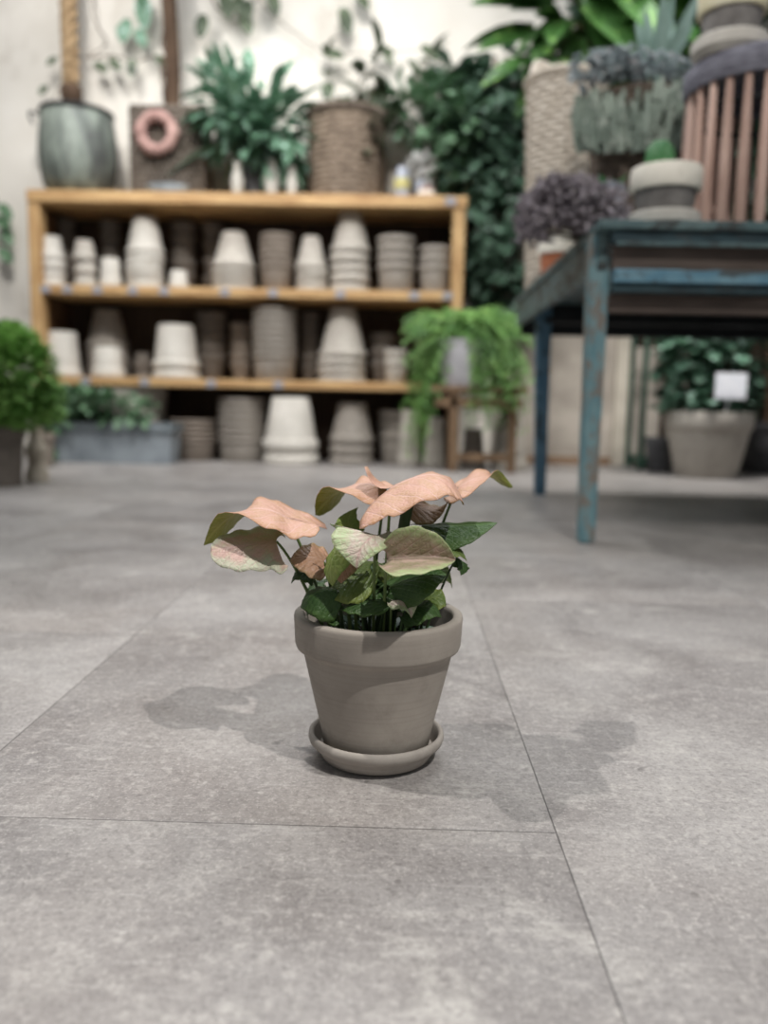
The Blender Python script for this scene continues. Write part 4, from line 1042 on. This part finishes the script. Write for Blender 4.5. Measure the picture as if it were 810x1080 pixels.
# spindle basket
Y = 2.47; c = at(797, 150, Y); R = (at(797, 150, Y).x-at(722, 150, Y).x); Hs = at(800, 60, Y-R).z-TT
sb = thing('spindle_basket', 'round basket of pinkish-brown turned rods with grey woven top at the right', 'basket', (c.x, Y, TT+.001))
bm = bmesh.new(); lathe(bm, [(0, 0), (R*.95, 0), (R*.97, .01), (R*.97, .03), (R*.9, .03), (0, .03)], 40); obj('base_plate', bm, M['black_metal'], sb)
NR = 24
for k in range(NR):
    a = 2*pi*k/NR; bm = bmesh.new()
    prof = [(0, .02), (.010, .02), (.0150, .06), (.0138, Hs*.5), (.0105, Hs*.86), (.0095, Hs), (0, Hs)]
    lathe(bm, prof, 12, c=(R*.92*cos(a), R*.92*sin(a), 0)); obj('rod', bm, M['rod'], sb)
bm = bmesh.new()
lathe(bm, [(R*.80, Hs-.02), (R*1.0, Hs-.025), (R*1.03, Hs-.005), (R*1.03, Hs+.03), (R*.98, Hs+.045), (0, Hs+.045), (0, Hs+.02), (R*.80, Hs+.015), (R*.80, Hs-.02)], 64, wob=lambda a, z: .012*sin(a*32)); obj('woven_top', bm, M['grey_band'], sb)
bm = bmesh.new(); tube(bm, [(R*.84*cos(2*pi*i/48), R*.84*sin(2*pi*i/48), Hs*.82) for i in range(49)], .007, 6, cap=False); obj('inner_hoop', bm, M['black_metal'], sb)
# pot on the spindle basket
c2 = at(772, 20, Y-.05); zz = TT+Hs+.047
w2 = (at(806, 20, Y-.05).x-at(735, 20, Y-.05).x)/2
banded_pot('banded_pot', 'grey pot with yellowed cream rim and saucer standing on the spindle basket', (c2.x, Y-.05, zz), w2, at(772, -10, Y-.05).z-zz, w2*1.12, M['cream_rim'], 'pot')

# big leaves behind the table: a tall floor plant
c = at(697, 470, 4.84)
bp = thing('broad_leaved_tree', 'tall glossy dark green broad-leaved plant rising behind the willow basket', 'potted plant', (c.x, 4.84, 0))
o_ = Vector(bp.location)
bm = bmesh.new(); lathe(bm, simple_pot(.09, .2), 32); obj('planter', bm, M['pot_dark'], bp)
bs = bmesh.new(); bl = bmesh.new()
crown = at(615, 60, 4.4)-o_
for px, py, dx, dy, L, w in ((575, 35, -58, 2, .36, .15), (570, 10, -40, -15, .36, .16), (600, 20, -25, 25, .36, .16), (615, 5, 30, 25, .40, .18), (640, 10, 50, 20, .40, .17), (660, 20, 40, 40, .36, .15), (580, 45, -20, 40, .32, .15), (600, -5, -10, -30, .4, .18), (635, 30, 10, 40, .36, .16), (680, 0, 30, 30, .36, .15), (590, 60, -5, 45, .30, .14), (650, -10, 20, 20, .4, .17), (620, -15, 15, 30, .36, .16), (700, -5, 20, 35, .36, .16), (610, 40, -6, 45, .3, .14), (560, 60, -40, 15, .3, .1), (575, 80, -25, 30, .3, .12)):
    a = at(px, py, 4.4+rnd.uniform(-.1, .15))-o_; d = at(px+dx, py+dy, 4.3)-at(px, py, 4.4); d.y += rnd.uniform(-.05, .05)
    leafcard(bl, a, d, Vector((0, -.7, .7)), L, w, .15, 8, .25); tube(bs, bez((rnd.uniform(-.02, .02), 0, crown.z*.8), (0, 0, crown.z), a, 8), .007, 5)
bushy(bl, at(600, 15, 4.5)-o_, (.22, .12, .16), 50, .3, .12)
bushy(bl, at(690, 15, 4.5)-o_, (.25, .12, .2), 60, .3, .12)
tube(bs, [(0, 0, .2), (.02, 0, crown.z*.4), (0, 0, crown.z*.85)], .018, 8)
raw('foliage', bl, FM['glossy'], bp); obj('stems', bs, M['bark'], bp)
# spiky plant
c = at(690, 60, 3.25)
spk = thing('spiky_yucca', 'grey-green spiky yucca leaves fanning up behind the spindle basket', 'potted plant', (c.x, 3.28, TT+.001))
bm = bmesh.new(); lathe(bm, simple_pot(.08, .30), 28); obj('planter', bm, M['pot_dark'], spk)
bm = bmesh.new(); o_ = Vector(spk.location); b0 = at(688, 92, 3.25)-o_
for px, py in ((684, -2), (698, -8), (722, 2), (738, 14), (734, -5), (676, 12), (712, -14)):
    d = at(px, py, 3.25)-o_-b0; d.y += rnd.uniform(-.1, .1); leafcard(bm, b0, d, Vector((0, -1, .2)), d.length, .042, .05, 6, .3)
raw('foliage', bm, FM['spike'], spk)
bm = bmesh.new(); tube(bm, [(0, 0, .25), (b0.x*.5, 0, b0.z*.6), b0], .02, 8); obj('trunk', bm, M['bark'], spk)
# dark shrub filling the corner behind the table top right
cs = thing('corner_shrub', 'dark green shrub filling the wall corner behind the spindle basket', 'potted plant', (2.15, 4.95, 0))
o_ = Vector(cs.location)
bm = bmesh.new(); lathe(bm, simple_pot(.16, .3), 28); obj('planter', bm, M['pot_dark'], cs)
bm = bmesh.new()
for px, py, r_, n in ((650, 40, .3, 120), (720, 60, .32, 160), (780, 80, .34, 160), (740, 140, .34, 150), (670, 140, .3, 140), (800, 170, .3, 120), (640, 200, .26, 120), (720, 210, .3, 110), (790, 10, .34, 120), (700, -10, .34, 120), (620, 120, .24, 100)):
    bushy(bm, at(px, py, 5.0)-o_, (r_, .18, r_), n, .16, .09)
raw('foliage', bm, FM['dark'], cs)
bm = bmesh.new(); tube(bm, bez((0, 0, .25), (0, 0, 1.2), (-.2, 0, 2.2), 10), .025, 8)
for px, py in ((650, 140), (720, 60), (640, 200), (790, 100)): tube(bm, bez((0, 0, .8), (-.1, 0, 1.3), at(px, py, 5.0)-o_, 8), .012, 6)
obj('stems', bm, M['bark'], cs)

# ------------------------------------------------------------------ under the table: tub plant and green metal rack
Y = 4.55; c = at(745, 480, Y); R = (at(790, 440, Y).x-at(700, 440, Y).x)/2; Hh = at(745, 434, Y-R).z
tp2 = thing('tub_plant', 'round-leaved green shrub in a pale rimmed clay tub beneath the table', 'potted plant', (c.x, Y, 0))
bm = bmesh.new(); lathe(bm, pot_profile(R, Hh, R*.70, Hh*.26, R*.07, .015)[:-2]+[(R*.8, Hh*.86), (0, Hh*.88)], 44); obj('tub', bm, CL['pale'], tp2)
bm = bmesh.new(); o_ = Vector(tp2.location)
for px, py, rx, rz, n in ((745, 400, .24, .18, 150), (725, 365, .17, .18, 110), (770, 370, .18, .2, 120), (720, 335, .18, .12, 80), (765, 335, .2, .12, 90), (745, 425, .24, .08, 90)):
    cc = at(px, py, Y)-o_; bushy(bm, cc, (rx, .17, rz), n, .085, .08, droop=.3)
raw('foliage', bm, FM['tub'], tp2)
bm = bmesh.new()
for i in range(8): v = rv(); tube(bm, [(v.x*.05, v.y*.05, Hh*.8), (v.x*.2, v.y*.12, Hh+.35+v.z*.15)], .006, 5)
obj('stems', bm, M['bark'], tp2)
bm = bmesh.new(); q = at(771, 407, Y-.24)-o_; box(bm, q.x-.078, q.x+.078, q.y-.002, q.y+.002, q.z-.065, q.z+.065)
k_ = obj('plant_ticket', bm, M['white_tag'], tp2, smooth=False)
bm = bmesh.new(); tube(bm, [(q.x, q.y+.008, q.z-.05), (q.x-.01, q.y+.05, Hh*.85)], .004, 5); obj('ticket_stick', bm, M['white_tag'], tp2)
Y = 5.0; x0 = at(677, 420, Y).x; x1 = x0+1.5; zt_ = .86
gr = thing('green_metal_rack', 'dark green metal rack against the wall behind the tub plant', 'rack', (x0, Y, 0))
def gbox(name, a0, a1, b0, b1, z0, z1, mat=M['green_metal']):
    bm = bmesh.new(); box(bm, a0, a1, b0, b1, z0, z1, .003); obj(name, bm, mat, gr, smooth=False)
for xx in (0, 1.47):
    for yy in (0, .30): gbox('post', xx, xx+.03, yy, yy+.03, 0, zt_)
z1 = at(780, 402, Y).z
gbox('lower_shelf', .03, 1.47, 0, .33, .02, .075); gbox('middle_shelf', .55, 1.47, 0, .33, z1-.025, z1+.025)
gbox('top_rail', .03, 1.47, 0, .03, zt_-.03, zt_)
gbox('back_sheet', .03, 1.47, .31, .32, .075, zt_-.03, M['shelf_back'])
gbox('side_sheet', .03, .36, .28, .295, .075, zt_-.12, M['panel'])
Yj = 5.12
for px, w, h, lab in ((800, .06, .16, 'dim grey pot on the lower shelf of the green rack'),):
    bm = bmesh.new(); lathe(bm, pot_profile(w*1.3, .17, w, .04, .008, .008), 28); o = obj('flowerpot', bm, CL['dark']); o.location = (at(px, 470, Yj).x, Yj, .0755); tag(o, lab, 'pot')

# ------------------------------------------------------------------ light
w = bpy.data.worlds.new('room_light'); C.world = w; w.use_nodes = True
bgn = w.node_tree.nodes['Background']; bgn.inputs[0].default_value = (.93, .96, 1, 1); bgn.inputs[1].default_value = .24
def spot(name, loc, tgt, power, size, angle, blend=.6, col=(1, .96, .9)):
    l = bpy.data.lights.new(name, 'SPOT'); l.energy = power; l.shadow_soft_size = size; l.spot_size = radians(angle); l.spot_blend = blend; l.color = col
    o = bpy.data.objects.new(name, l); COL.objects.link(o); o.location = loc
    o.rotation_euler = (Vector(tgt)-Vector(loc)).to_track_quat('-Z', 'Y').to_euler()
def area(name, loc, tgt, power, sx, sy, col=(1, .97, .93)):
    l = bpy.data.lights.new(name, 'AREA'); l.shape = 'RECTANGLE'; l.size = sx; l.size_y = sy; l.energy = power; l.color = col
    o = bpy.data.objects.new(name, l); COL.objects.link(o); o.location = loc
    o.rotation_euler = (Vector(tgt)-Vector(loc)).to_track_quat('-Z', 'Y').to_euler()
hz = 2.7
W = (1, .975, .94)
spot('ceiling_and_fill_spot', (PX+.375*hz, PY-.5*hz, hz), (PX, PY, .1), 270, .028, 55, .8, W)
spot('ceiling_and_fill_spot', (PX-.46*hz, PY+.0*hz, hz), (PX, PY, .1), 180, .028, 55, .8, W)
spot('ceiling_and_fill_spot', (-1.4, 2.9, 3.0), (-1.4, 5.1, .9), 145, .06, 75, .6, W)
spot('ceiling_and_fill_spot', (-.2, 2.9, 3.0), (-.2, 5.2, 1.2), 108, .06, 75, .6, W)
spot('ceiling_and_fill_spot', (-.3, 4.2, 3.2), (-.2, 5.4, 2.3), 42, .1, 90, .6, W)
spot('ceiling_and_fill_spot', (-1.9, 4.2, 3.2), (-1.9, 5.4, 2.0), 50, .1, 95, .6, W)
spot('ceiling_and_fill_spot', (1.5, 3.6, 3.0), (1.2, 4.6, .1), 120, .06, 70, .6, W)
spot('ceiling_and_fill_spot', (1.3, 3.95, 1.95), (1.35, 4.35, .1), 75, .06, 95, .6, W)  # added unseen lamp, set below the broad leaves to lift the tub plant
spot('ceiling_and_fill_spot', (.5, .6, 2.6), (1.0, 2.7, 1.0), 115, .06, 60, .6, W)
spot('ceiling_and_fill_spot', (-1.5, 1.7, 2.6), (-1.6, 3.4, .4), 60, .06, 50, .6, W)  # added fill from the camera side to brighten the clipped bush
area('overhead_fill', (-.3, 3.3, 3.3), (-.3, 3.5, 0), 120, 3.6, 2.2, (.95, .97, 1))  # added cool fill for ambient light and the far floor, no real fitting
